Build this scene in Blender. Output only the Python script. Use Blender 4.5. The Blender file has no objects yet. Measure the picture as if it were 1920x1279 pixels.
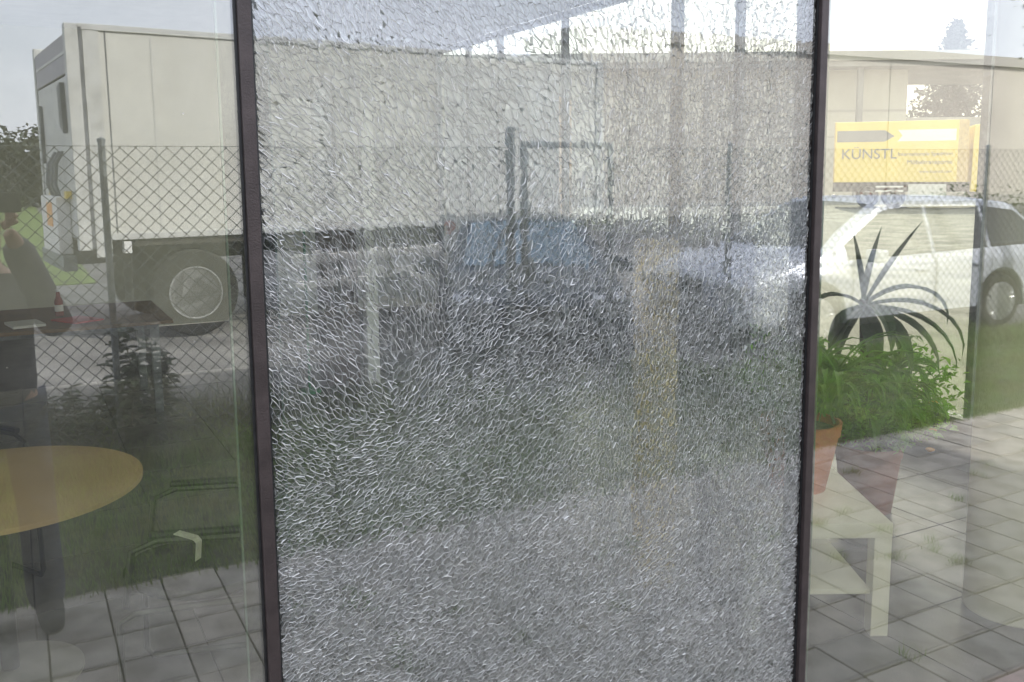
import bpy, bmesh, math, random
import numpy as np
from mathutils import Vector, Matrix, Euler
from mathutils.geometry import delaunay_2d_cdt
random.seed(7); rng = np.random.default_rng(7)
S = bpy.context.scene; COL = S.collection
PI = math.pi; R = math.radians

# ------------------------------------------------------------------ camera
cam = bpy.data.cameras.new('camera'); co = bpy.data.objects.new('camera', cam); COL.objects.link(co)
cam.sensor_width = 36; cam.lens = 1750/1920*36; cam.shift_y = -75/1920
cam.clip_start = .05; cam.clip_end = 900
co.matrix_world = Matrix.Translation((0, 0, 1.85)) @ Matrix.Rotation(R(-28), 4, 'Z') @ Matrix.Rotation(R(90-7.9), 4, 'X') @ Matrix.Rotation(R(-.53), 4, 'Z')
S.camera = co
# ------------------------------------------------------------------ world, sun, exposure
SUN_AZ, SUN_EL = 37, 34            # azimuth from +Y towards +X: the sun stands behind the building
W = bpy.data.worlds.new('World'); S.world = W; W.use_nodes = True
nt = W.node_tree; bg = nt.nodes['Background']
sky = nt.nodes.new('ShaderNodeTexSky'); sky.sky_type = 'NISHITA'; sky.sun_disc = False
sky.sun_elevation = R(SUN_EL); sky.sun_rotation = R(SUN_AZ); sky.dust_density = 3.0; sky.air_density = 1.0; sky.ozone_density = 1.0
tc = nt.nodes.new('ShaderNodeTexCoord'); nz = nt.nodes.new('ShaderNodeTexNoise'); nz.inputs['Scale'].default_value = 2.2; nz.inputs['Detail'].default_value = 6
mp = nt.nodes.new('ShaderNodeMapping'); mp.inputs['Scale'].default_value = (1, 1, 2.6)
rp = nt.nodes.new('ShaderNodeValToRGB'); rp.color_ramp.elements[0].position = .38; rp.color_ramp.elements[1].position = .66
rp.color_ramp.elements[0].color = (.62, .62, .62, 1); rp.color_ramp.elements[1].color = (.93, .93, .93, 1)
mx = nt.nodes.new('ShaderNodeMixRGB'); mx.inputs[2].default_value = (9.6, 10.0, 11.6, 1)
nt.links.new(tc.outputs['Generated'], mp.inputs[0]); nt.links.new(mp.outputs[0], nz.inputs[0]); nt.links.new(nz.outputs[0], rp.inputs[0])
nt.links.new(rp.outputs[0], mx.inputs[0]); nt.links.new(sky.outputs[0], mx.inputs[1]); nt.links.new(mx.outputs[0], bg.inputs[0])
bg.inputs[1].default_value = .12
sl = bpy.data.lights.new('sun', 'SUN'); sl.energy = 3.0; sl.angle = R(.6); sl.color = (1, .965, .92)
so = bpy.data.objects.new('sun', sl); COL.objects.link(so)
sd = Vector((math.sin(R(SUN_AZ))*math.cos(R(SUN_EL)), math.cos(R(SUN_AZ))*math.cos(R(SUN_EL)), math.sin(R(SUN_EL))))
so.rotation_euler = sd.to_track_quat('Z', 'Y').to_euler()
vs = S.view_settings; vs.view_transform = 'Standard'; vs.look = 'None'; vs.gamma = 1; vs.use_curve_mapping = False; vs.exposure = 1.25
S.render.engine = 'CYCLES'; cy = S.cycles
cy.max_bounces = 8; cy.diffuse_bounces = 3; cy.glossy_bounces = 5; cy.transmission_bounces = 6; cy.transparent_max_bounces = 28
cy.caustics_reflective = False; cy.caustics_refractive = False; cy.use_denoising = True; cy.sample_clamp_indirect = 6

# ------------------------------------------------------------------ materials
def mat(name, col, rough=.6, metal=0, var=.12, scale=6, bump=0, bscale=40, spec=.5, col2=None, dirt=0, trans=0):
    m = bpy.data.materials.new(name); m.use_nodes = True; n = m.node_tree; b = n.nodes['Principled BSDF']
    b.inputs['Roughness'].default_value = rough; b.inputs['Metallic'].default_value = metal; b.inputs['Specular IOR Level'].default_value = spec
    tc = n.nodes.new('ShaderNodeTexCoord'); no = n.nodes.new('ShaderNodeTexNoise'); no.inputs['Scale'].default_value = scale; no.inputs['Detail'].default_value = 6
    n.links.new(tc.outputs['Object'], no.inputs['Vector'])
    mi = n.nodes.new('ShaderNodeMixRGB'); c = Vector(col); c2 = Vector(col2) if col2 else c*(1-var*2)
    c1 = c if col2 else c*(1+var)
    mi.inputs[1].default_value = (*[min(x, 1) for x in c1], 1); mi.inputs[2].default_value = (*c2, 1)
    rr = n.nodes.new('ShaderNodeValToRGB'); rr.color_ramp.elements[0].position = .35; rr.color_ramp.elements[1].position = .68
    n.links.new(no.outputs[0], rr.inputs[0]); n.links.new(rr.outputs[0], mi.inputs[0])
    out = mi.outputs[0]
    if dirt:
        n2 = n.nodes.new('ShaderNodeTexNoise'); n2.inputs['Scale'].default_value = 1.3; n2.inputs['Detail'].default_value = 9; n2.inputs['Roughness'].default_value = .7
        n.links.new(tc.outputs['Object'], n2.inputs['Vector'])
        r2 = n.nodes.new('ShaderNodeValToRGB'); r2.color_ramp.elements[0].position = .5; r2.color_ramp.elements[1].position = .72
        m2 = n.nodes.new('ShaderNodeMixRGB'); m2.inputs[2].default_value = (c[0]*.55, c[1]*.5, c[2]*.42, 1)
        mu = n.nodes.new('ShaderNodeMath'); mu.operation = 'MULTIPLY'; mu.inputs[1].default_value = dirt
        n.links.new(n2.outputs[0], r2.inputs[0]); n.links.new(r2.outputs[0], mu.inputs[0]); n.links.new(mu.outputs[0], m2.inputs[0]); n.links.new(out, m2.inputs[1]); out = m2.outputs[0]
    n.links.new(out, b.inputs['Base Color'])
    if trans:                                                           # thin leaves let some light through
        tl = n.nodes.new('ShaderNodeBsdfTranslucent'); ms = n.nodes.new('ShaderNodeMixShader'); ms.inputs[0].default_value = trans
        hs = n.nodes.new('ShaderNodeHueSaturation'); hs.inputs['Value'].default_value = 1.6; hs.inputs['Hue'].default_value = .485; n.links.new(out, hs.inputs['Color']); n.links.new(hs.outputs[0], tl.inputs[0])
        n.links.new(b.outputs[0], ms.inputs[1]); n.links.new(tl.outputs[0], ms.inputs[2]); n.links.new(ms.outputs[0], n.nodes['Material Output'].inputs[0])
    if bump:
        n3 = n.nodes.new('ShaderNodeTexNoise'); n3.inputs['Scale'].default_value = bscale; n3.inputs['Detail'].default_value = 4
        n.links.new(tc.outputs['Object'], n3.inputs['Vector'])
        bp = n.nodes.new('ShaderNodeBump'); bp.inputs['Strength'].default_value = bump; bp.inputs['Distance'].default_value = .01
        n.links.new(n3.outputs[0], bp.inputs['Height']); n.links.new(bp.outputs[0], b.inputs['Normal'])
    return m

def glass(name, refl, tint, dust=.02, specks=True, rough=0.0):
    m = bpy.data.materials.new(name); m.use_nodes = True; n = m.node_tree; n.nodes.remove(n.nodes['Principled BSDF'])
    out = n.nodes['Material Output']
    tr = n.nodes.new('ShaderNodeBsdfTransparent'); tr.inputs[0].default_value = (*tint, 1)
    gl = n.nodes.new('ShaderNodeBsdfGlossy'); gl.inputs['Roughness'].default_value = rough; gl.inputs[0].default_value = (.97, .98, 1, 1)
    fr = n.nodes.new('ShaderNodeLayerWeight'); fr.inputs[0].default_value = .5      # Facing = 1 - cos
    p5 = n.nodes.new('ShaderNodeMath'); p5.operation = 'POWER'; p5.inputs[1].default_value = 3.2; n.links.new(fr.outputs['Facing'], p5.inputs[0])
    ad = n.nodes.new('ShaderNodeMath'); ad.operation = 'MULTIPLY_ADD'; ad.inputs[1].default_value = 1-refl; ad.inputs[2].default_value = refl; ad.use_clamp = True
    n.links.new(p5.outputs[0], ad.inputs[0])
    mx = n.nodes.new('ShaderNodeMixShader'); n.links.new(ad.outputs[0], mx.inputs[0]); n.links.new(tr.outputs[0], mx.inputs[1]); n.links.new(gl.outputs[0], mx.inputs[2])
    df = n.nodes.new('ShaderNodeBsdfDiffuse'); df.inputs[0].default_value = (.62, .6, .54, 1)
    tc = n.nodes.new('ShaderNodeTexCoord')
    no = n.nodes.new('ShaderNodeTexNoise'); no.inputs['Scale'].default_value = 3.5; no.inputs['Detail'].default_value = 8; no.inputs['Roughness'].default_value = .65
    n.links.new(tc.outputs['Object'], no.inputs['Vector'])
    a = n.nodes.new('ShaderNodeMapRange'); a.inputs[1].default_value = .35; a.inputs[2].default_value = .75; a.inputs[3].default_value = dust*.3; a.inputs[4].default_value = dust*2
    n.links.new(no.outputs[0], a.inputs[0]); f = a.outputs[0]
    if specks:
        vo = n.nodes.new('ShaderNodeTexVoronoi'); vo.inputs['Scale'].default_value = 22; n.links.new(tc.outputs['Object'], vo.inputs['Vector'])
        sep = n.nodes.new('ShaderNodeSeparateColor'); n.links.new(vo.outputs['Color'], sep.inputs[0])
        # only some of the cells carry a speck, each of its own size
        th = n.nodes.new('ShaderNodeMapRange'); th.inputs[1].default_value = .82; th.inputs[2].default_value = 1; th.inputs[3].default_value = 0; th.inputs[4].default_value = .055
        n.links.new(sep.outputs[0], th.inputs[0])
        lt = n.nodes.new('ShaderNodeMath'); lt.operation = 'LESS_THAN'; n.links.new(vo.outputs['Distance'], lt.inputs[0]); n.links.new(th.outputs[0], lt.inputs[1])
        ml = n.nodes.new('ShaderNodeMath'); ml.operation = 'MULTIPLY_ADD'; ml.inputs[1].default_value = .45; n.links.new(lt.outputs[0], ml.inputs[0]); n.links.new(f, ml.inputs[2]); f = ml.outputs[0]
    m2 = n.nodes.new('ShaderNodeMixShader'); n.links.new(f, m2.inputs[0]); n.links.new(mx.outputs[0], m2.inputs[1]); n.links.new(df.outputs[0], m2.inputs[2])
    n.links.new(m2.outputs[0], out.inputs[0])
    return m

M = {}
M['wall'] = mat('painted_wall', (.7, .68, .58), .8, var=.04, scale=2)
M['outer'] = mat('facade_render', (.5, .5, .47), .9, var=.06, bump=.2)
M['ceil'] = mat('ceiling_board', (.72, .72, .72), .85, var=.03)
M['bronze'] = mat('bronze_anodised', (.05, .038, .036), .4, .3, var=.12, scale=25, dirt=.5, bump=.15, bscale=300)
M['gasket'] = mat('black_gasket', (.012, .012, .012), .5, var=.3, scale=60)
M['spacer'] = mat('dark_enamel_band', (.05, .05, .042), .5, var=.3, scale=80)
M['tile'] = mat('floor_tile', (.14, .14, .138), .27, var=.08, scale=9, bump=.05)
M['tile2'] = mat('floor_tile_b', (.125, .125, .125), .3, var=.1, scale=9, bump=.05)
M['grout'] = mat('tile_grout', (.05, .05, .048), .9)
M['paver'] = mat('concrete_paver', (.38, .35, .31), .9, var=.14, scale=7, bump=.5, bscale=120, dirt=.5)
M['paver2'] = mat('concrete_paver_b', (.33, .31, .28), .9, var=.16, scale=7, bump=.5, bscale=120, dirt=.6)
M['soil'] = mat('joint_soil', (.11, .1, .075), 1, var=.3, scale=30, bump=.6)
M['asphalt'] = mat('asphalt', (.165, .16, .158), .92, var=.22, scale=1.2, bump=.8, bscale=160, dirt=.3)
M['yard'] = mat('pale_yard_ground', (.3, .29, .27), .92, var=.2, scale=1.2, bump=.8, bscale=120, dirt=.3)
M['turf'] = mat('turf_soil', (.04, .06, .016), 1, var=.35, scale=12, bump=.6)
M['lawn'] = mat('far_lawn', (.13, .19, .045), 1, var=.2, scale=2, bump=.5)
M['grass'] = mat('grass_blade', (.1, .215, .022), .7, var=.4, scale=4, col2=(.15, .17, .045), trans=.3)
M['weed'] = mat('weed_leaf', (.03, .05, .018), .6, var=.3, scale=5)
M['stem'] = mat('weed_stem', (.09, .085, .04), .7, var=.3, scale=5)
M['galv'] = mat('galvanised_steel', (.24, .26, .28), .5, .55, var=.2, scale=14)
M['wire'] = mat('fence_wire', (.13, .14, .14), .5, .4, var=.2)
M['tbox'] = mat('trailer_panel', (.66, .66, .62), .45, var=.03, scale=1.2, dirt=.22)
M['tframe'] = mat('trailer_frame', (.6, .61, .6), .45, var=.08, dirt=.4)
M['tdark'] = mat('trailer_seam', (.17, .18, .2), .6, var=.2)
M['chassis'] = mat('chassis_paint', (.055, .05, .042), .7, var=.3, dirt=.4)
M['guard'] = mat('aluminium_guard', (.5, .5, .5), .4, .5, var=.1)
M['rubber'] = mat('tyre_rubber', (.02, .02, .018), .85, var=.25, scale=20)
M['rim'] = mat('wheel_rim', (.55, .56, .57), .35, .6, var=.1)
M['steelrim'] = mat('dusty_steel_rim', (.1, .097, .085), .6, .2, var=.2, dirt=.4)
M['suv'] = mat('silver_blue_paint', (.62, .66, .75), .28, .15, var=.03, scale=2)
M['dcar'] = mat('dark_blue_paint', (.022, .035, .06), .25, .2, var=.05, scale=2)
M['carglass'] = mat('car_glass', (.018, .022, .024), .08, 0, var=.1, spec=.8)
M['skyglass'] = mat('blue_tinted_windscreen', (.07, .13, .19), .1, 0, var=.1, spec=.9)
M['trim'] = mat('black_plastic', (.022, .022, .024), .5, var=.2)
M['chrome'] = mat('chrome', (.7, .7, .7), .12, 1, var=.02)
M['lamp'] = mat('headlamp_lens', (.62, .64, .66), .12, .3, var=.05)
M['redlamp'] = mat('red_lamp', (.4, .03, .02), .25, var=.05)
M['orange'] = mat('orange_print', (.75, .28, .09), .6, var=.15, scale=8, col2=(.85, .5, .2))
M['white'] = mat('white_print', (.78, .78, .77), .5, var=.03)
M['red'] = mat('red_print', (.5, .04, .03), .5, var=.1)
M['black'] = mat('black_print', (.02, .02, .02), .5, var=.1)
M['yellow'] = mat('yellow_truck_paint', (.8, .6, .11), .4, var=.05, scale=.5, dirt=.15)
M['yellow2'] = mat('yellow_truck_edge', (.6, .42, .16), .5, var=.1)
M['grey'] = mat('grey_print', (.22, .21, .2), .5, var=.05)
M['truckdark'] = mat('truck_chassis', (.07, .07, .07), .7, var=.3)
M['hall'] = mat('hall_panel', (.56, .52, .46), .8, var=.05, scale=.3)
M['hall2'] = mat('hall_fascia', (.42, .4, .37), .8, var=.05, scale=.3)
M['canopy'] = mat('canopy_soffit', (.24, .235, .23), .85, var=.08, scale=.5)
M['beech'] = mat('beech_veneer', (.6, .43, .23), .4, var=.06, scale=3)
M['oak'] = mat('oak_desk', (.2, .13, .07), .5, var=.15, scale=3)
M['lacq'] = mat('cream_lacquer', (.88, .86, .76), .4, var=.03, scale=3)
M['col'] = mat('column_plaster', (.8, .78, .67), .7, var=.03, scale=3)
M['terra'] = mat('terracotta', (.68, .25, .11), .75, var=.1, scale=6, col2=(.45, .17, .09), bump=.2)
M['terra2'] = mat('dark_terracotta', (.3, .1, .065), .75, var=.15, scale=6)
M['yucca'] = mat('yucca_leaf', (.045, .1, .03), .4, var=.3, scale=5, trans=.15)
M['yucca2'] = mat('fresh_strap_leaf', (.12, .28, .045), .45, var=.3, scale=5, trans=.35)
M['bush'] = mat('bush_leaf', (.2, .44, .05), .5, var=.4, scale=9, trans=.45)
M['flower'] = mat('orange_petal', (.8, .35, .03), .6, var=.1)
M['bark'] = mat('bark', (.09, .07, .05), .9, var=.3, scale=20, bump=.5)
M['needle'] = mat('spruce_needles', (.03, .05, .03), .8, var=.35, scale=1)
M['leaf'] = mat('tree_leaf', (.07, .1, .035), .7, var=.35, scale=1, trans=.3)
M['farwood'] = mat('far_woodland', (.04, .05, .035), .9, var=.3, scale=.3)
M['brown'] = mat('brown_cupboard', (.085, .06, .045), .5, var=.2, scale=5)
M['green'] = mat('green_enamel', (.03, .2, .09), .5, var=.05)
M['chair'] = mat('dark_green_fabric', (.022, .03, .016), .9, var=.25, scale=40)
M['frame'] = mat('dull_chair_tube', (.06, .065, .055), .4, .5, var=.1)
M['blackpl'] = mat('office_black', (.015, .017, .02), .5, var=.2)
M['paper'] = mat('paper', (.72, .74, .62), .7, var=.08, scale=25)
M['skin'] = mat('skin', (.5, .3, .22), .6, var=.08)
M['hair'] = mat('hair', (.06, .04, .03), .8, var=.2, scale=40)
M['jacket'] = mat('grey_jacket', (.12, .115, .125), .9, var=.12, scale=12, bump=.3)
M['jeans'] = mat('blue_jeans', (.022, .032, .07), .9, var=.25, scale=14, bump=.3)
M['shoe'] = mat('shoe', (.035, .034, .036), .8, var=.2)
M['glare_stand_in'] = mat('sun_glare_cream', (.9, .8, .55), .9, var=.05, scale=4, trans=.4)  # cream that stands in for warm sun glare
M['annex'] = mat('blue_grey_cladding', (.36, .38, .43), .8, var=.05, scale=.6)
M['peach'] = mat('peach_door_paint', (.78, .55, .4), .6, var=.05)
M['discgrey'] = mat('grey_steel_disc', (.3, .3, .27), .5, .2, var=.08)
M['lilac'] = mat('lavender_grey_panel', (.36, .35, .4), .5, var=.06)
M['ledge'] = mat('pink_stone_ledge', (.5, .38, .35), .8, var=.1, scale=15, bump=.3)
M['blind'] = mat('cream_blind', (.7, .62, .45), .8, var=.05)
M['glass'] = glass('coated_glass', .155, (.94, .94, .85), .03)
M['glass2'] = glass('clear_inner_glass', .04, (.97, .98, .94), .012, False)
M['frost'] = glass('frosted_window_film', .1, (.34, .36, .36), .3, False)
M['shard'] = glass('shattered_glass', .17, (.92, .95, .93), .035, False)
M['shardb'] = glass('shattered_glass_back', .08, (.94, .96, .95), .02, False)
M['edge'] = mat('green_glass_edge', (.16, .22, .19), .2, var=.1)

def crackmat():
    m = bpy.data.materials.new('crack_face'); m.use_nodes = True; n = m.node_tree; n.nodes.remove(n.nodes['Principled BSDF']); out = n.nodes['Material Output']
    gl = n.nodes.new('ShaderNodeBsdfGlossy'); gl.inputs['Roughness'].default_value = .28; gl.inputs[0].default_value = (.92, .91, .88, 1)
    df = n.nodes.new('ShaderNodeBsdfDiffuse'); df.inputs[0].default_value = (.72, .71, .68, 1)
    tl = n.nodes.new('ShaderNodeBsdfTranslucent'); tl.inputs[0].default_value = (.34, .38, .4, 1)
    tr = n.nodes.new('ShaderNodeBsdfTransparent'); tr.inputs[0].default_value = (.72, .71, .68, 1)
    a = n.nodes.new('ShaderNodeMixShader'); a.inputs[0].default_value = .5; n.links.new(df.outputs[0], a.inputs[1]); n.links.new(tl.outputs[0], a.inputs[2])
    b = n.nodes.new('ShaderNodeMixShader'); b.inputs[0].default_value = .3; n.links.new(a.outputs[0], b.inputs[1]); n.links.new(gl.outputs[0], b.inputs[2])
    at = n.nodes.new('ShaderNodeAttribute'); at.attribute_name = 'clear'
    c = n.nodes.new('ShaderNodeMixShader'); n.links.new(at.outputs['Fac'], c.inputs[0]); n.links.new(b.outputs[0], c.inputs[1]); n.links.new(tr.outputs[0], c.inputs[2])
    n.links.new(c.outputs[0], out.inputs[0])
    return m
M['crack'] = crackmat()

# ------------------------------------------------------------------ helpers
YF = 1.84                           # the glass front stands in the plane y = YF; the yard is on the camera's side of it
class MB:
    def __init__(s): s.v = []; s.f = []
    def add(s, vs, fs):
        o = len(s.v); s.v += [tuple(v) for v in vs]; s.f += [tuple(i+o for i in f) for f in fs]; return s
    def box(s, x0, x1, y0, y1, z0, z1, T=None):
        vs = [Vector(p) for p in ((x0,y0,z0),(x1,y0,z0),(x1,y1,z0),(x0,y1,z0),(x0,y0,z1),(x1,y0,z1),(x1,y1,z1),(x0,y1,z1))]
        if T: vs = [T @ v for v in vs]
        return s.add(vs, [(0,3,2,1),(4,5,6,7),(0,1,5,4),(1,2,6,5),(2,3,7,6),(3,0,4,7)])
    def tube(s, pts, r, n=8, close=True):
        pts = [Vector(p) for p in pts]; rr = r if hasattr(r, '__len__') else [r]*len(pts); rings = []; up = None
        for i, p in enumerate(pts):
            t = ((pts[i+1]-p) if i == 0 else (p-pts[i-1]) if i == len(pts)-1 else (pts[i+1]-pts[i-1])).normalized()
            if up is None: up = Vector((0,0,1)) if abs(t.z) < .9 else Vector((1,0,0))
            a = t.cross(up).normalized(); b = a.cross(t).normalized(); up = b
            rings.append([p+(a*math.cos(2*PI*k/n)+b*math.sin(2*PI*k/n))*rr[i] for k in range(n)])
        vs = [v for g in rings for v in g]; fs = []
        for i in range(len(rings)-1):
            for k in range(n): fs.append((i*n+k, i*n+(k+1)%n, (i+1)*n+(k+1)%n, (i+1)*n+k))
        if close: fs += [tuple(range(n))[::-1], tuple((len(rings)-1)*n+k for k in range(n))]
        return s.add(vs, fs)
    def lathe(s, prof, c=(0,0,0), n=32, axis='z'):
        vs = []; fs = []
        for r, h in prof:
            for k in range(n):
                a = 2*PI*k/n; x, y = r*math.cos(a), r*math.sin(a)
                p = (x, y, h) if axis == 'z' else (x, h, y)
                vs.append((p[0]+c[0], p[1]+c[1], p[2]+c[2]))
        m = len(prof)
        for i in range(m-1):
            for k in range(n): fs.append((i*n+k, i*n+(k+1)%n, (i+1)*n+(k+1)%n, (i+1)*n+k))
        if prof[0][0] > 1e-4: fs.append(tuple(range(n))[::-1])
        if prof[-1][0] > 1e-4: fs.append(tuple((m-1)*n+k for k in range(n)))
        return s.add(vs, fs)
    def prism(s, poly, a0, a1, axis='y'):
        n = len(poly)
        mk = {'y': lambda p, a: (p[0], a, p[1]), 'z': lambda p, a: (p[0], p[1], a), 'x': lambda p, a: (a, p[0], p[1])}[axis]
        vs = [mk(p, a0) for p in poly]+[mk(p, a1) for p in poly]
        fs = [tuple(range(n)), tuple(range(2*n-1, n-1, -1))]+[(i, n+i, n+(i+1)%n, (i+1)%n) for i in range(n)]
        return s.add(vs, fs)
    def build(s, name, m, parent=None, smooth=False, bevel=0, mir=False, fixn=True):
        me = bpy.data.meshes.new(name)
        vs = [(v[0], -v[1], v[2]) for v in s.v] if mir else s.v
        me.from_pydata(vs, [], s.f); 
        if fixn:
            bm = bmesh.new(); bm.from_mesh(me)
            if bevel: 
                bmesh.ops.recalc_face_normals(bm, faces=bm.faces)
                bmesh.ops.bevel(bm, geom=[e for e in bm.edges if e.is_manifold and e.calc_face_angle(0) > .6], offset=bevel, segments=2, affect='EDGES', profile=.6)
            bmesh.ops.recalc_face_normals(bm, faces=bm.faces); bm.to_mesh(me); bm.free()
        return link(name, me, m, parent, smooth)
def link(name, me, m, parent=None, smooth=False):
    if m is not None: me.materials.append(m)
    if smooth:
        me.polygons.foreach_set('use_smooth', [True]*len(me.polygons))
        try: me.set_sharp_from_angle(angle=R(40))
        except Exception: pass
    o = bpy.data.objects.new(name, me); COL.objects.link(o)
    if parent: o.parent = parent
    return o
def tag(o, label=None, cat=None, group=None, kind=None):
    if label: o['label'] = label
    if cat: o['category'] = cat
    if group: o['group'] = group
    if kind: o['kind'] = kind
    return o
def thing(name, label, cat, loc=(0,0,0), rz=0, group=None):
    o = bpy.data.objects.new(name, None); COL.objects.link(o); o.empty_display_size = .1
    o.location = loc; o.rotation_euler = (0, 0, rz); return tag(o, label, cat, group)
def yard(name, label, cat, x, y, z=0, rz=0, group=None):
    """a thing of the yard in front of the building; (x, y) counts y away from the camera side as the reflection shows it"""
    return thing(name, label, cat, (x, 2*YF-y, z), -rz, group)
def copy_tree(o, parent=None, loc=None, rz=None, label=None):
    c = o.copy(); COL.objects.link(c)
    if parent: c.parent = parent
    if loc is not None: c.location = loc
    if rz is not None: c.rotation_euler = (0, 0, rz)
    if label: c['label'] = label
    for ch in list(o.children): copy_tree(ch, c)
    return c
def bx(name, m, x0, x1, y0, y1, z0, z1, parent=None, bevel=0, kind=None, mir=False):
    o = MB().box(x0, x1, y0, y1, z0, z1).build(name, m, parent, bevel=bevel, mir=mir)
    if kind: o['kind'] = kind
    return o
def skin(name, V, E, rad, m, parent, sub=2, root=0):
    me = bpy.data.meshes.new(name); me.from_pydata(V, E, []); ob = bpy.data.objects.new(name+'_tmp', me); COL.objects.link(ob)
    md = ob.modifiers.new('s', 'SKIN'); md.use_smooth_shade = True
    for i, r_ in enumerate(rad):
        sv = me.skin_vertices[0].data[i]; sv.radius = (r_, r_) if not hasattr(r_, '__len__') else r_; sv.use_root = (i == root)
    sb = ob.modifiers.new('d', 'SUBSURF'); sb.levels = sub; sb.render_levels = sub
    dg = bpy.context.evaluated_depsgraph_get(); ev = ob.evaluated_get(dg); nm = bpy.data.meshes.new_from_object(ev)
    bpy.data.objects.remove(ob); nm.name = name
    nm.materials.clear()
    return link(name, nm, m, parent, True)

# ------------------------------------------------------------------ ground
# yard side (real y < YF) and the street side (x > 5.4)
bx('ground', M['asphalt'], -260, 300, -320, 300, -.6, -.045, kind='structure')
bx('car_park', M['asphalt'], -14, 60, 2*YF-9, 2*YF-6.0, -.05, -.012, kind='structure')
bx('car_park_yard', M['yard'], -14, 60, 2*YF-17.6, 2*YF-9.005, -.04, -.011, kind='structure')  # ground turns paler past the car park edge
bx('grass_verge', M['turf'], -14, 5.6, 2*YF-7.35, 2*YF-4.325, -.04, -.006, kind='structure')
bx('grass_verge_end', M['turf'], 5.605, 40, 2*YF-6.75, 2*YF-4.325, -.04, -.0065, kind='structure')
bx('lawn', M['lawn'], -60, 1.2, -90, 2*YF-17.8, -.04, -.012, kind='structure')
bx('street', M['yard'], 5.75, 80, 2.3, 90, -.04, -.01, kind='structure')
# paved strip in front of the glass, each slab its own piece
terr = bx('paved_strip', M['soil'], -14, 40, 2*YF-4.32, YF-.13, -.05, -.012, kind='structure')
pm = []
for q in range(4):
    b = MB(); s_ = .1165; rr_ = random.Random(q)
    b.box(-s_, s_, -s_, s_, -.04, 0)
    o = b.build('paver', M['paver' if q % 2 else 'paver2'], None, bevel=.006); pm.append(o.data); bpy.data.objects.remove(o)
k = 0
for i in range(-2, 28):
    for j in range(10):
        o = bpy.data.objects.new('paver', pm[(i*7+j*3+random.randint(0, 3)) % 4]); COL.objects.link(o); o.parent = terr
        o.location = (i*.24+.12, YF-.27-j*.24, random.uniform(-.003, .003)); o.rotation_euler = (random.uniform(-.006, .006), random.uniform(-.006, .006), PI/2*random.randint(0, 3)+random.uniform(-.008, .008))
b = MB()
for i in list(range(28, 100))+list(range(-40, -2)):
    for j in range(10): b.box(i*.24+.004, i*.24+.236, YF-.386-j*.24, YF-.154-j*.24, -.04, random.uniform(-.003, .003))
tag(b.build('pavers_beyond', M['paver'], terr), kind='stuff')

def blades(name, spots, m, parent=None, w=.004, fixed=None):
    """spots: (x, y, z, height, lean) arrays -> one mesh of narrow bent blades"""
    n = len(spots); sp = np.array(spots); a = rng.uniform(0, 2*PI, n); l = sp[:, 4]; h = sp[:, 3]
    dx, dy = np.cos(a), np.sin(a); wx, wy = -dy*w, dx*w
    V = np.zeros((n, 5, 3)); base = sp[:, :3]
    V[:, 0] = base+np.c_[wx, wy, 0*wx]; V[:, 1] = base-np.c_[wx, wy, 0*wx]
    mid = base+np.c_[dx*l*h*.35, dy*l*h*.35, h*.6]; V[:, 2] = mid+np.c_[wx*.7, wy*.7, 0*wx]; V[:, 3] = mid-np.c_[wx*.7, wy*.7, 0*wx]
    V[:, 4] = base+np.c_[dx*l*h, dy*l*h, h]
    i = np.arange(n)*5; F = []
    q = np.c_[i, i+1, i+3, i+2].tolist(); t = np.c_[i+2, i+3, i+4].tolist()
    me = bpy.data.meshes.new(name); me.from_pydata(V.reshape(-1, 3).tolist(), [], q+t)
    return link(name, me, m, parent)
sp = []
for _ in range(84000):
    x = random.uniform(-1.2, 12.5); yv = random.uniform(4.33, 7.3 if x < 5.6 else 6.7)
    h = random.uniform(.03, .075)*(1+.5*math.sin(x*3)*math.sin(yv*4))
    if yv > 6.1: h *= 1.6+random.random()*1.6
    sp.append((x, 2*YF-yv, -.01, h, random.uniform(.2, 1.0)))
tag(blades('grass', sp, M['grass'], w=.0035), 'short dark green grass growing between the slabs and the wire fence', 'grass', kind='stuff')
sp = []
for _ in range(3600):
    x = random.uniform(-1.2, 3.2); yv = random.gauss(7.0, .25)
    sp.append((x, 2*YF-yv, -.01, random.uniform(.12, .34), random.uniform(.15, .7)))
tag(blades('tall_grass', sp, M['stem'], w=.003), 'tall dry seeding grass along the foot of the fence', 'tall grass', kind='stuff')
sp = []
for _ in range(70):                 # tufts in the slab joints
    i = random.randint(-2, 28); j = random.randint(0, 9)
    if random.random() < .5: cx, cy_ = i*.24, random.uniform(-.1, 1.8)
    else: cx, cy_ = random.uniform(-.8, 7), YF-.15-j*.24
    for _ in range(random.randint(12, 60)):
        t_ = random.gauss(0, .035); u_ = random.gauss(0, .012)
        sp.append((cx+(u_ if _ % 2 else t_), cy_+(t_ if _ % 2 else u_), -.01, random.uniform(.015, .06), random.uniform(.3, 1.6)))
tag(blades('joint_weeds', sp, M['grass'], w=.003), 'small green weeds sprouting from the joints of the slabs', 'weeds', kind='stuff')

# ------------------------------------------------------------------ the building
B = thing('building_shell', 'low grey building with a full glass front, its room seen behind the panes', 'building', (0, 0, 0))
H = 3.52
bx('roof', M['outer'], -7.3, 5.42, YF-.1, 12.4, H+.25, 5.6, B)
bx('added_sun_blocker', M['ceil'], 5.43, 10.1, YF-.1, 15.5, 5.3, 5.6, B)  # unseen slab added to keep the sun off the room floor
bx('sun_blocker_post', M['galv'], 9.9, 10.02, YF+.1, YF+.22, 0, 5.3, B)  # unseen post, added only to carry the sun-blocking slab
bx('ceiling', M['ceil'], -7, 5.27, YF+.03, 12.1, H, H+.245, B)
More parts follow.
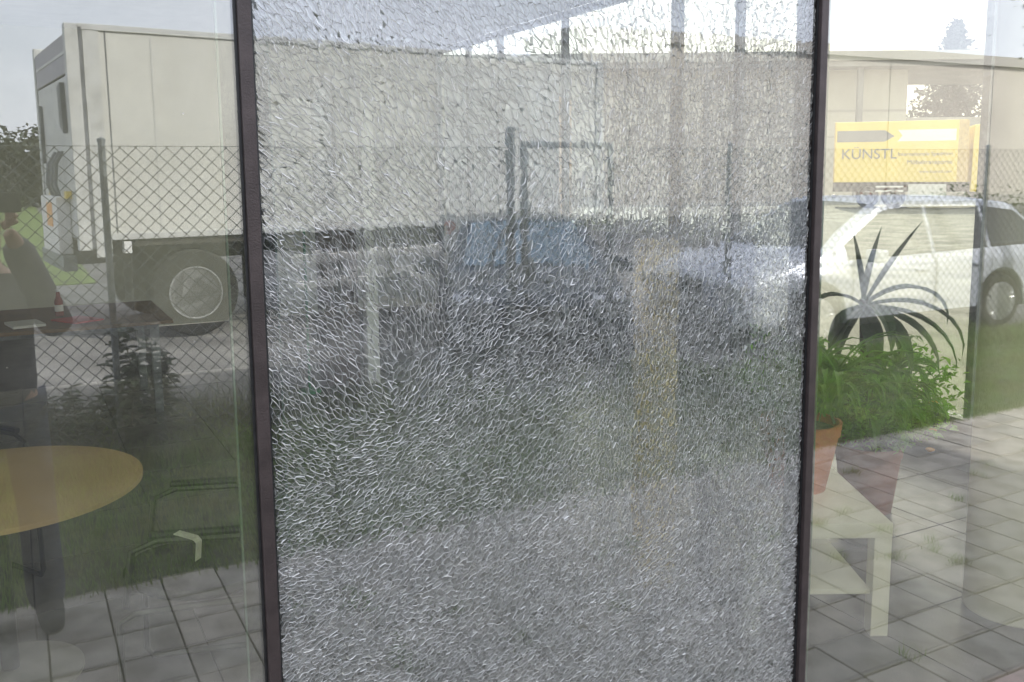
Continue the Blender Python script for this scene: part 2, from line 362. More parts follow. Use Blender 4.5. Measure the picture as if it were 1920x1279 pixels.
# back wall with a narrow lit window at x 3.5..3.83
bx('wall', M['wall'], -7, 3.5, 12.1, 12.3, 0, H, B); bx('wall', M['wall'], 3.83, 5.4, 12.1, 12.3, 0, H, B)
bx('wall', M['wall'], 3.5, 3.83, 12.1, 12.3, 0, 1.3, B); bx('wall', M['wall'], 3.5, 3.83, 12.1, 12.3, 3.1, H, B)
wf = bx('window', M['lacq'], 3.5, 3.83, 12.16, 12.2, 2.16, 2.23, B); bx('pane', M['frost'], 3.5, 3.83, 12.21, 12.216, 1.3, 3.1, wf)
bx('wall', M['wall'], -7.3, -7, YF, 12.3, 0, H, B)
fl = bx('room_floor', M['grout'], -7, 5.4, YF-.02, 12.1, -.05, -.006, kind='structure')
b = MB(); b.box(-.297, .297, -.297, .297, -.03, 0); tms = []
for mm in ('tile', 'tile2'):
    o = b.build('floor_tile', M[mm], None, bevel=.002); tms.append(o.data); bpy.data.objects.remove(o)
for i in range(-2, 9):
    for j in range(0, 12):
        if i*.6+.3 > 5.1: continue
        o = bpy.data.objects.new('floor_tile', tms[random.randint(0, 1)]); COL.objects.link(o); o.parent = fl; o.location = (i*.6+.26, YF+.34+j*.6, random.uniform(-.0007, .0007))
# glass side wall (x = 5.3)
SW = thing('side_window_wall', 'tall glass side wall of the room, street and yellow truck behind it', 'window wall', (5.3, 0, 0))
bx('curb', M['tile'], -.06, .06, 1.95, 12.05, 0, .26, SW, .004)
bx('top_rail', M['galv'], -.04, .04, 1.95, 12.05, 3.45, 3.515, SW)
my = [2.5, 3.75, 5.31, 5.99, 8.71, 10.2, 11.09, 12.06]
for y in my: bx('mullion', M['galv'], -.035, .035, y-.025, y+.025, .26, 3.45, SW)
for a, c in zip([1.9]+my[:-1], my):
    bx('pane', M['glass2'], -.006, .006, a+.03, c-.03, .265, 3.445, SW)
# glass front
ledge = bx('front_ledge', M['ledge'], -7.3, 5.42, YF-.13, YF+.02, -.04, .012, B, .004)
bx('head_rail', M['bronze'], -7.3, 5.42, YF-.05, YF+.09, H-.03, H+.2, B)
FX = [-1.095, .409, 1.901, 3.42, 5.36]
FB = [.016, 3.48]
def pane(name, label, x0, x1):
    t = thing(name, label, 'glass pane', ((x0+x1)/2, YF, FB[0])); w = (x1-x0)/2-.015
    bx('glass_sheet', M['glass'], -w, w, 0, .01, 0, FB[1]-FB[0], t)
    for s_ in (-1, 1):
        bx('edge_band', M['spacer'], *sorted((s_*w*1.0, s_*(w-.03))), .0125, .028, 0, FB[1]-FB[0], t)
        bx('glass_edge', M['edge'], *sorted((s_*(w-.03), s_*(w-.034))), .0125, .022, 0, FB[1]-FB[0], t)
    return t
pane('glass_pane', 'clear intact glass pane left of the shattered one, reflecting white trailer and grass', FX[0], FX[1])
pane('glass_pane', 'clear intact glass pane right of the shattered one, plants and low table behind', FX[2], FX[3])
pane('glass_pane', 'outermost clear glass pane beside the building corner, right of the round column', FX[3], FX[4])
pane('glass_pane', 'clear glass pane at the far left, mostly outside the picture', -2.6, FX[0])
lab = ['slim dark bronze mullion at the far left of the glass front', 'dark bronze mullion along the left edge of the shattered pane', 'dark bronze mullion along the right edge of the shattered pane', 'dark bronze mullion on the right beside the round column', 'dark bronze corner post at the end of the glass front']
for x, l in zip(FX, lab):
    t = thing('mullion', l, 'mullion', (x, YF, FB[0]), 0, 'mullions of the glass front')
    bx('cap', M['bronze'], -.0125, .0125, -.016, .0, 0, FB[1]-FB[0], t, .002)
    bx('core', M['bronze'], -.012, .012, .002, .05, 0, FB[1]-FB[0], t)
    for s_ in (-1, 1): bx('gasket', M['gasket'], *sorted((s_*.013, s_*.0175)), -.004, .0, 0, FB[1]-FB[0], t)

# ------------------------------------------------------------------ the shattered pane
def shattered():
    x0, x1 = FX[1]+.019, FX[2]-.019; z0, z1 = .3, 3.12
    t = thing('shattered_pane', 'shattered safety glass pane covered in a dense net of cracks between the mullions', 'shattered glass pane', ((x0+x1)/2, YF, FB[0]))
    cx = (x0+x1)/2; z00 = .61; zh = 2.1
    # how the break ran: (across, up, direction, reach, stretch of the fragments, fragments per square metre, crack width)
    CP = [(.04, .97, 124, .3, 3.0, 3800, .95), (.05, .62, 132, .25, 4.4, 5600, 1.0), (.3, .82, 122, .28, 3.0, 2900, 1.0), (.5, .8, 112, .2, 1.8, 1900, .8), (.45, .97, 120, .2, 1.8, 3000, .75), (.1, .42, 128, .16, 2.6, 4200, .9),
          (.35, .45, 52, .16, 2.0, 5600, .9), (.12, .22, 28, .2, 1.9, 8200, .8), (.35, .25, 40, .18, 1.7, 7800, .8), (.1, .03, 5, .14, 2.2, 8600, .8), (.4, .05, 14, .15, 2.0, 7000, .8), (.6, .3, 62, .18, 2.0, 7800, .8),
          (.75, .5, 80, .25, 2.4, 7600, .72), (.9, .8, 68, .25, 1.9, 4000, .62), (.72, .85, 95, .2, 1.5, 4400, .58), (.85, .2, 74, .2, 2.2, 8200, .8), (.72, .06, 34, .12, 2.6, 8000, .8), (.92, .05, 20, .12, 2.4, 8000, .8), (.6, .1, 40, .12, 2.2, 7000, .85), (.62, .97, 75, .14, 1.5, 3600, .7)]
    CA = np.array(CP)
    def field(x, z):
        u_ = (np.asarray(x)-x0)/(x1-x0); v_ = (np.asarray(z)-z00)/zh
        w_ = np.exp(-((u_[..., None]-CA[:, 0])**2+(v_[..., None]-CA[:, 1])**2)/CA[:, 3]**2*1.3)+1e-9; w_ /= w_.sum(-1, keepdims=True)
        a_ = .5*np.arctan2((w_*np.sin(2*np.radians(CA[:, 2]))).sum(-1), (w_*np.cos(2*np.radians(CA[:, 2]))).sum(-1))
        return a_+.3*np.sin(x*15+2.5*np.sin(z*9))*np.cos(z*13+x*5)+.12*np.sin(x*51+z*43), (w_*CA[:, 4]).sum(-1), (w_*CA[:, 5]).sum(-1), (w_*CA[:, 6]).sum(-1)
    n0 = int((x1-x0+.06)*(z1-z0+.06)*15000); X = rng.uniform(x0-.03, x1+.03, n0); Z = rng.uniform(z0-.03, z1+.03, n0)
    _, _, dn, _ = field(X, Z); dn = dn*1.95*(1+.35*np.sin(X*9+2*np.sin(Z*7))*np.sin(Z*8+X*4))
    k_ = rng.uniform(0, 1, n0) < dn/15000; X, Z, dn = X[k_], Z[k_], dn[k_]
    # keep them apart by a distance that depends on the density
    cell = {}; keep = []
    for i, (a, c, d_) in enumerate(zip(X.tolist(), Z.tolist(), dn.tolist())):
        g = .012; m_ = (.5/math.sqrt(d_))**2; kx, kz = int(a/g), int(c/g); ok = True
        for p in (kx-1, kx, kx+1):
            for q in (kz-1, kz, kz+1):
                for (aa, cc) in cell.get((p, q), ()):
                    if (aa-a)**2+(cc-c)**2 < m_: ok = False; break
                if not ok: break
            if not ok: break
        if ok: cell.setdefault((kx, kz), []).append((a, c)); keep.append(i)
    X, Z = X[keep], Z[keep]
    P0s, P1s, ws, tips = [], [], [], []; VV = []; FF = []
    tw, th = .13, .13; mg = .06; nx_ = int((x1-x0)/tw)+1; nz_ = int((z1-z0)/th)+1
    for ix in range(nx_):
        for iz in range(nz_):
            ax, az_ = x0+ix*tw, z0+iz*th; m = (X > ax-mg) & (X < ax+tw+mg) & (Z > az_-mg) & (Z < az_+th+mg)
            if m.sum() < 8: continue
            xs, zs = X[m], Z[m]; a_, kk, _, cw = [float(v) for v in field(ax+tw/2, az_+th/2)]
            ca, sa = math.cos(a_), math.sin(a_); U = ((xs-ax)*ca+(zs-az_)*sa)/kk; V = -(xs-ax)*sa+(zs-az_)*ca
            vs, es, fs, ov, oe, of = delaunay_2d_cdt([Vector((a*20, c*20)) for a, c in zip(U.tolist(), V.tolist())], [], [], 0, 1e-9)
            F = np.array([f for f in fs if len(f) == 3]); P = np.array([[v.x, v.y] for v in vs])/20
            A, B_, C = P[F[:, 0]], P[F[:, 1]], P[F[:, 2]]; D = 2*(A[:, 0]*(B_[:, 1]-C[:, 1])+B_[:, 0]*(C[:, 1]-A[:, 1])+C[:, 0]*(A[:, 1]-B_[:, 1])); D = np.where(abs(D) < 1e-12, 1e-12, D)
            qa, qb, qc = (A**2).sum(1), (B_**2).sum(1), (C**2).sum(1)
            ux = (qa*(B_[:, 1]-C[:, 1])+qb*(C[:, 1]-A[:, 1])+qc*(A[:, 1]-B_[:, 1]))/D; uy = (qa*(C[:, 0]-B_[:, 0])+qb*(A[:, 0]-C[:, 0])+qc*(B_[:, 0]-A[:, 0]))/D
            CC = np.c_[ax+ux*kk*ca-uy*sa, az_+ux*kk*sa+uy*ca]
            e2t = {}; v2t = {}
            for ti, f in enumerate(F.tolist()):
                for q in range(3): e2t.setdefault((min(f[q], f[(q+1) % 3]), max(f[q], f[(q+1) % 3])), []).append(ti); v2t.setdefault(f[q], []).append(ti)
            ed = np.array([v for v in e2t.values() if len(v) == 2]); p0, p1 = CC[ed[:, 0]], CC[ed[:, 1]]; md = (p0+p1)/2; L = np.sqrt(((p1-p0)**2).sum(1))
            ok = (md[:, 0] >= ax) & (md[:, 0] < min(ax+tw, x1)) & (md[:, 1] >= az_) & (md[:, 1] < az_+th) & (L < .07) & (L > .0006)
            P0s.append(p0[ok]); P1s.append(p1[ok]); ws.append(np.full(ok.sum(), cw))
            SX = np.array([[xs[o[0]], zs[o[0]]] if len(o) else [0, 0] for o in ov])
            for vi, tl_ in v2t.items():
                sx, sz = SX[vi]
                if len(tl_) < 3 or not (ax <= sx < min(ax+tw, x1) and az_ <= sz < az_+th): continue
                c = CC[tl_]; m_ = c.mean(0)
                if np.ptp(c[:, 0]) > .09 or np.ptp(c[:, 1]) > .09: continue
                a2 = np.arctan2(c[:, 1]-m_[1], c[:, 0]-m_[0]); c = c[np.argsort(a2)]; q = m_+(c-m_)*.95; q[:, 0] = np.clip(q[:, 0], x0, x1)
                low = min(max((1.75-sz)/.7, 0), 1); sg_ = .0007+.0055*low; tx, tz = random.gauss(0, sg_), random.gauss(0, sg_); o_ = len(VV)
                VV += [(p[0]-cx, (p[0]-m_[0])*tx+(p[1]-m_[1])*tz, p[1]-FB[0]) for p in q.tolist()]; FF.append(tuple(range(o_, o_+len(q))))
    P0, P1, W_ = np.concatenate(P0s), np.concatenate(P1s), np.concatenate(ws); P0[:, 0] = np.clip(P0[:, 0], x0, x1); P1[:, 0] = np.clip(P1[:, 0], x0, x1)
    d = P1-P0; L = np.sqrt((d**2).sum(1)); ok = L > .0005; P0, P1, W_, d, L = P0[ok], P1[ok], W_[ok], d[ok], L[ok]; n = len(P0); d /= L[:, None]
    nn = np.c_[-d[:, 1], d[:, 0]]; nn *= np.where(nn[:, 1] < 0, -1, 1)[:, None]             # points up
    fa, _, _, _ = field((P0[:, 0]+P1[:, 0])/2, (P0[:, 1]+P1[:, 1])/2); al = abs(d[:, 0]*np.cos(fa)+d[:, 1]*np.sin(fa))
    half = rng.lognormal(math.log(.00036), .5, n)*W_*(.55+.6*al**2); half = np.clip(half, .00015, .0013)
    zm = (P0[:, 1]+P1[:, 1])/2; up = np.clip((2.0-zm)/.5, 0, 1); sign = np.where(rng.uniform(0, 1, n) < .12+.76*up, 1., -1.)
    lip = half*rng.uniform(.35, 1.2, n)*sign; tilt = rng.normal(0, .0018, n); bow = rng.normal(0, .1, n)*L; Mi = (P0+P1)/2+nn*bow[:, None]
    yf, yb = .0006, .0088
    def V3(p, y, off): return np.c_[p[:, 0]-cx+nn[:, 0]*off, np.full(n, y) if np.isscalar(y) else y, p[:, 1]-FB[0]+nn[:, 1]*off]
    z_ = 0*half; h = half; hs = half*.8
    Vt = np.stack([V3(P0, yf, z_), V3(Mi, yf, z_), V3(P1, yf, z_), V3(P0, yb, tilt), V3(Mi, yb, tilt), V3(P1, yb, tilt),
                   V3(P0, -.0002-lip*.5, -hs), V3(P0, -.0002+lip*.5, hs), V3(Mi, -.0002-lip*.5, -h), V3(Mi, -.0002+lip*.5, h), V3(P1, -.0002-lip*.5, -hs), V3(P1, -.0002+lip*.5, hs)], 1)
    i = np.arange(n)*12
    Fc = np.concatenate([np.c_[i, i+1, i+4, i+3], np.c_[i+1, i+2, i+5, i+4], np.c_[i+6, i+8, i+9, i+7], np.c_[i+8, i+10, i+11, i+9]])
    me = bpy.data.meshes.new('crack_net'); me.from_pydata(Vt.reshape(-1, 3).tolist(), [], Fc.tolist())
    cl = np.clip(rng.normal(.18, .22, n), .0, .8); cl2 = np.clip(cl+.3, 0, .9); at = me.attributes.new('clear', 'FLOAT', 'FACE'); at.data.foreach_set('value', np.concatenate([cl2, cl2, cl, cl]).astype(np.float32))
    o = link('crack_net', me, M['crack'], t); o['kind'] = 'stuff'
    me = bpy.data.meshes.new('glass_shards'); me.from_pydata(VV, [], FF); o = link('glass_shards', me, M['shard'], t); o['kind'] = 'stuff'
    w = (x1-x0)/2
    bx('back_sheet', M['shardb'], -w, w, .0095, .0105, 0, FB[1]-FB[0], t)
    for s_ in (-1, 1):
        bx('edge_band', M['spacer'], *sorted((s_*(w+.004), s_*(w-.026))), .0125, .028, 0, FB[1]-FB[0], t)
        bx('glass_edge', M['edge'], *sorted((s_*(w-.026), s_*(w-.03))), .0125, .03, 0, FB[1]-FB[0], t)
    return n
NCR = shattered(); 

# ------------------------------------------------------------------ inside the room
# round column
c = MB().lathe([(.2, 0), (.2, 3.5)], n=48).build('column', M['col'], None, True); c.location = (3.63, 2.31, 0)
tag(c, 'thick round cream column on the tiled floor at the right edge', 'column')
# low cream table
t = thing('low_table', 'low cream lacquered table with an undershelf carrying a terracotta plant pot', 'table', (2.70, 2.53, 0), R(-28))
bx('tabletop', M['lacq'], -.29, .29, 0, .95, .41, .47, t, .002)
for x in (-.29, .22):
    for y in (0, .88): bx('leg', M['lacq'], x+.001, x+.069, y+.001, y+.069, 0, .409, t, .002)
bx('shelf', M['lacq'], -.22, .22, .02, .93, .17, .19, t, .001)
t = t
# pots and plants
def pot(name, label, loc, r0, r1, h, m):
    t = thing(name, label, 'plant pot', loc)
    MB().lathe([(0, 0), (r0, 0), (r1*.96, h*.82), (r1, h*.82), (r1*1.03, h), (r1*.95, h), (r1*.93, h*.86), (0, h*.86)], n=40).build('pot_body', m, t, True)
    MB().lathe([(0, h*.9), (r1*.92, h*.88)], n=24).build('potting_soil', M['soil'], t)
    return t
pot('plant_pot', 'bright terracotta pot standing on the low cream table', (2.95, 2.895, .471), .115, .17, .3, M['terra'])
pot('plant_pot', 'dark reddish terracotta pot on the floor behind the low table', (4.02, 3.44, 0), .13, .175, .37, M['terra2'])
def strap(b, p0, az, L, up, bend, w, seg=9, tw=0):
    p = Vector(p0); el = up; d = Vector((math.cos(az), math.sin(az), 0)); side = Vector((-d.y, d.x, 0)); vs = []; fs = []
    for i in range(seg+1):
        f_ = i/seg; ww = w*1.6*(.45+1.2*f_ if f_ < .4 else .93)*(1 if f_ < .4 else (1-((f_-.4)/.6)**1.6))+.0006
        nrm = (d*-math.sin(el)+Vector((0, 0, 1))*math.cos(el))
        vs += [p-side*ww+nrm*ww*.35, p-nrm*ww*.1, p+side*ww+nrm*ww*.35]
        p = p+(d*math.cos(el)+Vector((0, 0, 1))*math.sin(el))*(L/seg); el -= bend/seg*(.4+1.2*f_)
    for i in range(seg):
        for q in (0, 1): fs.append((i*3+q, i*3+q+1, (i+1)*3+q+1, (i+1)*3+q))
    b.add(vs, fs)
Y = thing('yucca_plant', 'tall dark yucca with spiky upright and drooping sword leaves', 'plant', (4.0, 3.42, .33))
MB().tube([(0, 0, 0), (-.03, -.01, .3), (-.07, 0, .6), (-.09, .0, .84)], [.03, .026, .024, .02], 10).build('trunk', M['bark'], Y, True)
# azimuth 0 = +x.  camera right is (-28 deg)
CR = R(-28); top = (-.09, 0, .8)
leaves = [(CR+PI+.1, .42, 1.4, .05, .024), (CR+0, .43, 1.4, .05, .03), (CR+.1, .54, 1.0, .1, .022), (CR+.05, .6, .6, 2.7, .03), (CR-.2, .68, .25, 2.4, .032), (CR-.45, .64, .0, 2.0, .03),
          (CR-.8, .55, -.1, 1.7, .032), (CR-1.2, .5, -.2, 1.6, .034), (CR-1.7, .5, -.4, 1.4, .036), (CR-1.5, .46, .2, 2.4, .03), (CR+PI+.2, .4, .6, 2.6, .026), (CR+PI+.7, .42, -.1, 1.7, .03), (CR+.6, .5, -.3, 1.4, .03), (CR-2.3, .45, -.2, 1.6, .03)]
for az, L, up, bd, w in leaves:
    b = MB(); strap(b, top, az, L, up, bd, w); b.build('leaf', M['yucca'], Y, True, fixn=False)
P2 = thing('strap_leaf_plant', 'fresh green plant with long hanging strap leaves above the bright pot', 'plant', (3.03, 2.87, .76))
for q in range(60):
    b = MB(); az = random.uniform(0, 2*PI) if q % 3 else CR+random.uniform(-.7, .7)
    strap(b, (random.uniform(-.08, .12), random.uniform(-.08, .08), random.uniform(0, .2)), az, random.uniform(.28, .52), random.uniform(.7, 1.45), random.uniform(2.2, 3.6), random.uniform(.008, .015), 7)
    b.build('leaf', M['yucca2'], P2, True, fixn=False)
def leafcloud(name, pts, m, parent, size):
    n = len(pts); P = np.array(pts); a = rng.uniform(0, 2*PI, n); e = rng.uniform(-.9, .9, n); s = rng.uniform(.6, 1.3, n)*size
    d = np.c_[np.cos(a)*np.cos(e), np.sin(a)*np.cos(e), np.sin(e)]; w = np.c_[-np.sin(a), np.cos(a), rng.uniform(-.5, .5, n)]
    s_ = s[:, None]; nr = np.cross(d, w)*.18
    V = np.stack([P, P+d*s_*.5+w*s_*.27+nr*s_, P+d*s_, P+d*s_*.5-w*s_*.27+nr*s_], 1).reshape(-1, 3)
    i = np.arange(n)*4; me = bpy.data.meshes.new(name); me.from_pydata(V.tolist(), [], np.concatenate([np.c_[i, i+1, i+2], np.c_[i, i+2, i+3]]).tolist())
    return link(name, me, m, parent)
def bush(label, loc, rad, n, size, flowers):
    t = thing('flowering_bush', label, 'plant', loc); pts = []; b = MB()
    for k in range(26):
        a = random.uniform(0, 2*PI); r_ = rad*math.sqrt(random.random()); tip = Vector((r_*math.cos(a), r_*math.sin(a), random.uniform(.35, 1)*rad*1.5))
        b.tube([(0, 0, -.02), tip*.5+Vector((0, 0, .04)), tip], [.004, .003, .002], 4)
        for _ in range(n//26):
            f_ = random.uniform(.35, 1.05); q = tip*f_; pts.append((q.x+random.gauss(0, rad*.13), q.y+random.gauss(0, rad*.13), q.z+random.gauss(0, rad*.13)))
    b.build('stems', M['stem'], t)
    leafcloud('foliage', pts, M['bush'], t, size)
    for (x, y, z) in flowers:
        f_ = MB(); f_.lathe([(0, -.012), (.012, -.006), (.024, .004), (.02, .01), (0, .008)], (x, y, z), 9); f_.build('flower', M['flower'], t, True)
    return t
P3 = thing('strap_leaf_plant', 'full green plant with drooping strap leaves around the yucca stem in the dark pot', 'plant', (3.98, 3.3, .36))
for q in range(64):
    b = MB(); az = CR-PI/2+random.gauss(0, 1.2)
    strap(b, (random.gauss(0, .06), random.gauss(0, .04), random.uniform(.1, .42)), az, random.uniform(.26, .46), random.uniform(.7, 1.4), random.uniform(2.4, 3.5), random.uniform(.009, .017), 7)
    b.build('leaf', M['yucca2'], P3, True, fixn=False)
bush('bushy green plant with orange blossoms spilling over the dark pot', (4.08, 3.42, .34), .33, 5200, .05, [(.16, -.2, .27), (.05, -.28, .05), (.22, -.16, .1)])
bush('serrated light green foliage behind the strap leaves by the mullion', (3.42, 3.42, .62), .24, 2600, .065, [])
tt = thing('plant_stand', 'small dark stand holding the light green foliage plant behind the table', 'stand', (3.42, 3.42, 0)); MB().lathe([(.14, .56), (.15, .6), (0, .6)], n=24).build('stand_top', M['brown'], tt)
for k in range(3): MB().tube([(.11*math.cos(k*2.1), .11*math.sin(k*2.1), .56), (.15*math.cos(k*2.1), .15*math.sin(k*2.1), 0)], .009, 6).build('leg', M['brown'], tt)

# round table, chair
t = thing('round_table', 'round beech topped pedestal table with pale disc foot behind the left pane', 'table', (-.13, 3.76, 0))
MB().lathe([(0, .715), (.47, .715), (.5, .722), (.5, .74), (.494, .742), (0, .742)], n=72).build('tabletop', M['beech'], t, True)
MB().lathe([(.032, .04), (.032, .7), (.1, .714)], n=20).build('pedestal', M['frame'], t, True)
MB().lathe([(0, 0), (.25, 0), (.25, .012), (.2, .022), (.04, .035), (0, .035)], n=48).build('foot_disc', M['discgrey'], t, True)
def cantilever(label, x, y, rz):
    t = thing('cantilever_chair', label, 'chair', (x, y, 0), rz)
    # local +x = forward
    for s_ in (-1, 1):
        w = .26*s_
        MB().tube([(-.22, w, .86), (-.2, w, .5), (-.17, w, .44), (.2, w, .43), (.25, w, .4), (.26, w, .05), (.24, w, .015), (-.25, w, .012)], .0125, 8).build('side_tube', M['frame'], t, True)
        a = MB().tube([(-.21, w, .66), (.12, w, .67), (.2, w, .64), (.23, w, .45)], .012, 8).build('arm_tube', M['frame'], t, True)
        MB().tube([(-.14, w, .684), (.14, w, .69)], .014, 8).build('arm_pad', M['blackpl'], a, True)
    MB().tube([(-.25, -.26, .012), (-.25, .26, .012)], .0125, 8).build('cross_tube', M['frame'], t)
    MB().tube([(.03, -.26, .43), (.03, .26, .43)], .0125, 8).build('cross_tube', M['frame'], t)
    b = MB(); n = 16                               # rounded seat
    b.lathe([(0, .435), (.25, .44), (.265, .455), (.25, .475), (0, .48)], (0, 0, 0), 28); b.v = [(v[0]*1.05, v[1]*.95, v[2]+.02*(v[0]/.26)**2) for v in b.v]
    b.build('seat', M['chair'], t, True)
    g = MB(); pts = [(-.24, -.22), (-.24, .22)]
    V_ = []; F_ = []
    for i in range(9):
        for j in range(7):
            yy = -.235+.47*i/8; zz = .55+.33*j/6; V_.append((-.2-.05*(1-(yy/.235)**2)-.04*(zz-.55)/.33, yy*(1-.06*(j/6)), zz-.02*(j == 6)*(abs(yy)/.235)**4))
    for i in range(8):
        for j in range(6): F_.append((i*7+j, i*7+j+1, (i+1)*7+j+1, (i+1)*7+j))
    g.add(V_, F_); o = g.build('backrest', M['chair'], t, True); sm = o.modifiers.new('solid', 'SOLIDIFY'); sm.thickness = .03
    return t
cantilever('dark green cantilever chair beside the mullion, drawn up to the round table', .52, 3.33, R(165))
cantilever('dark cantilever chair beyond the round table, half hidden by it', -.35, 4.75, R(-60))
# folded paper strip lying on the arm of the chair
b = MB(); b.box(-.052, .02, -.016, .016, 0, .003); b.add([(.02, -.016, 0), (.032, -.016, -.008), (.034, -.016, -.07), (.02, .016, 0), (.032, .016, -.008), (.034, .016, -.07)], [(0, 1, 4, 3), (1, 2, 5, 4)])
o = b.build('paper_strip', M['paper']); o.location = (.425, 3.0, .705); o.rotation_euler = (0, R(8), R(-45)); tag(o, 'folded pale paper strip hanging over the chair arm near the mullion', 'paper')

# desk with things, at the back left
t = thing('desk', 'long brown wooden desk on a grey steel frame, papers and bottle on it', 'desk', (.1, 8.05, 0), R(0))
bx('desktop', M['oak'], -1.6, .93, -.55, .75, .715, .742, t, .004)
for x in (-1.5, .78): 
    bx('leg', M['galv'], x, x+.06, -.42, -.36, 0, .66, t); bx('leg', M['galv'], x, x+.06, .56, .62, 0, .66, t); bx('frame_rail', M['galv'], x, x+.06, -.42, .62, .66, .714, t)
bx('cross_beam', M['galv'], -1.44, .78, -.4, -.35, .665, .708, t)
o = bx('red_folder', M['red'], -.12, .12, -.16, .16, 0, .012, bevel=.002); o.location = (.38, 7.85, .743); o.rotation_euler.z = .5; tag(o, 'thin red folder lying on the brown desk', 'folder')
o = bx('document_tray', M['white'], -.11, .11, -.15, .15, 0, .02, bevel=.002); o.location = (.02, 7.8, .743); o.rotation_euler.z = .2; tag(o, 'flat pale document box on the brown desk left of the red folder', 'box')
t = thing('bottle', 'dark red bottle with white label band standing on the brown desk', 'bottle', (.27, 8.2, .743)); t.scale = (.85, .85, .75); MB().lathe([(0, 0), (.035, 0), (.037, .16), (.02, .2), (.014, .26)], n=20).build('bottle_body', M['terra2'], t, True); MB().lathe([(.0375, .05), (.0378, .12)], n=20).build('label_band', M['white'], t); MB().lathe([(.016, .258), (.016, .285), (0, .285)], n=12).build('cap', M['white'], t)
# office chair in front of the desk
t = thing('office_chair', 'black office chair with chrome gas lift in front of the desk', 'office chair', (-.42, 6.5, 0), R(40))
MB().lathe([(0, .47), (.22, .47), (.25, .5), (.23, .54), (0, .55)], n=28).build('seat', M['blackpl'], t, True)
MB().tube([(0, 0, .08), (0, 0, .46)], [.03, .022], 14).build('gas_lift', M['chrome'], t, True)
b = MB(); b.box(-.26, -.2, -.22, .22, .6, 1.05); b.build('backrest', M['blackpl'], t, bevel=.025); bx('back_bracket', M['blackpl'], -.24, -.19, -.03, .03, .47, .7, t)
for k in range(5):
    a = k*2*PI/5; l = MB().tube([(0, 0, .1), (.3*math.cos(a), .3*math.sin(a), .065)], [.025, .014], 8).build('leg', M['chrome'], t, True)
    MB().lathe([(.0, -.012), (.03, -.012), (.03, .012), (0, .012)], (.3*math.cos(a), .3*math.sin(a), .03), 14, 'y').build('castor', M['rubber'], l, True)
# cupboard with door frame post, green pole
t = thing('cupboard', 'dark brown cupboard standing against the cream door post', 'cupboard', (2.48, 7.78, 0), R(-8))
bx('carcass', M['brown'], -.16, .13, 0, .45, 0, 1.42, t, .003); bx('door', M['brown'], -.155, .125, -.018, -.001, .06, 1.4, t, .002); MB().tube([(.09, -.035, .7), (.09, -.035, .85)], .005, 6).build('handle', M['chrome'], t)
o = bx('door_post', M['lacq'], -.055, .055, -.05, .05, 0, 2.95, bevel=.004); o.location = (2.73, 7.8, 0); tag(o, 'tall cream door post right of the brown cupboard', 'door post')
t = thing('green_pole', 'thin green pole on a small foot left of the brown cupboard', 'pole', (2.13, 7.7, 0)); MB().tube([(0, 0, 0), (0, 0, 1.4)], .012, 8).build('rod', M['green'], t); MB().lathe([(0, 0), (.1, 0), (.09, .02), (0, .02)], n=20).build('foot', M['green'], t)
t = thing('roller_blind', 'narrow cream roller blind hanging inside the side glass wall', 'blind', (5.18, 6.65, 0))
bx('fabric', M['blind'], -.003, .003, -.09, .09, .9, 3.36, t); MB().tube([(0, -.11, 3.4), (0, .11, 3.4)], .03, 12).build('roller', M['lacq'], t); MB().tube([(0, -.09, .9), (0, .09, .9)], .008, 8).build('bottom_bar', M['galv'], t)
An = thing('annex', 'low blue grey annex with a pale orange end door beyond the side glass wall', 'annex', (5.45, 12.6, 0))
bx('wall', M['annex'], 0, 2.1, 0, 5, 0, 3.36, An); bx('roof_edge', M['hall2'], -.05, 2.42, -.06, 5.05, 3.37, 3.47, An); bx('door', M['peach'], 2.105, 2.36, .05, .12, 0, 3.0, An); bx('door_frame', M['hall2'], 2.105, 2.4, .125, 5, 0, 3.36, An)

# ------------------------------------------------------------------ the yard, seen in the glass
# chain link fence
fx0, fx1, FY = -1.6, 12.0, 6.4
F_ = yard('chain_link_fence', 'grey chain link fence with steel posts running along the grass', 'fence', 0, FY)
for x in (-1.3, .52, 3.42, 5.6, 9.13, 11.8):
    h = 2.17 if x == 3.42 else 2.06
    o = MB().tube([(0, 0, -.05), (0, 0, h)], .022 if x != 3.42 else .034, 10).build('post', M['galv'], F_); o.location = (x, -.03, 0)
    cp = MB().lathe([(.026 if x != 3.42 else .04, 0), (.026 if x != 3.42 else .04, .02), (0, .03)], n=12).build('post_cap', M['galv'], o); cp.location = (0, 0, h-.003)
MB().tube([(3.42, 0, 1.5), (2.72, 0, .35), (2.5, 0, 0)], .018, 8).build('brace', M['galv'], F_)
for (a, c) in ((fx0, 3.42), (4.36, fx1)):
    for z in (2.03, 1.05, .06): MB().tube([(a, .02, z), (c, .02, z)], .0022, 5, False).build('line_wire', M['wire'], F_)
def mesh_net(a, c, z0, z1, pitch, y=0):
    b = MB(); n = int((c-a+(z1-z0))/pitch)+1; w = .0019
    for k in range(n+1):
        for s_ in (1, -1):
            xs = a-(z1-z0)+k*pitch if s_ == 1 else a+k*pitch
            # line x = xs + s*(z-z0)
            t0, t1 = 0, z1-z0
            if s_ == 1: t0 = max(t0, a-xs); t1 = min(t1, c-xs)
            else: t0 = max(t0, xs-c); t1 = min(t1, xs-a)
            if t1-t0 < .01: continue
            p = [(xs+s_*t0, y, z0+t0), (xs+s_*t1, y, z0+t1)]
            nx, nz = (-s_*w, w)
            (x_, y_, z_), (x2, y2, z2) = p
            b.add([(x_+nx, y_-w, z_+nz), (x_-nx, y_-w, z_-nz), (x_, y_+w, z_), (x2+nx, y2-w, z2+nz), (x2-nx, y2-w, z2-nz), (x2, y2+w, z2)], [(0, 1, 4, 3), (1, 2, 5, 4), (2, 0, 3, 5)])
    return b
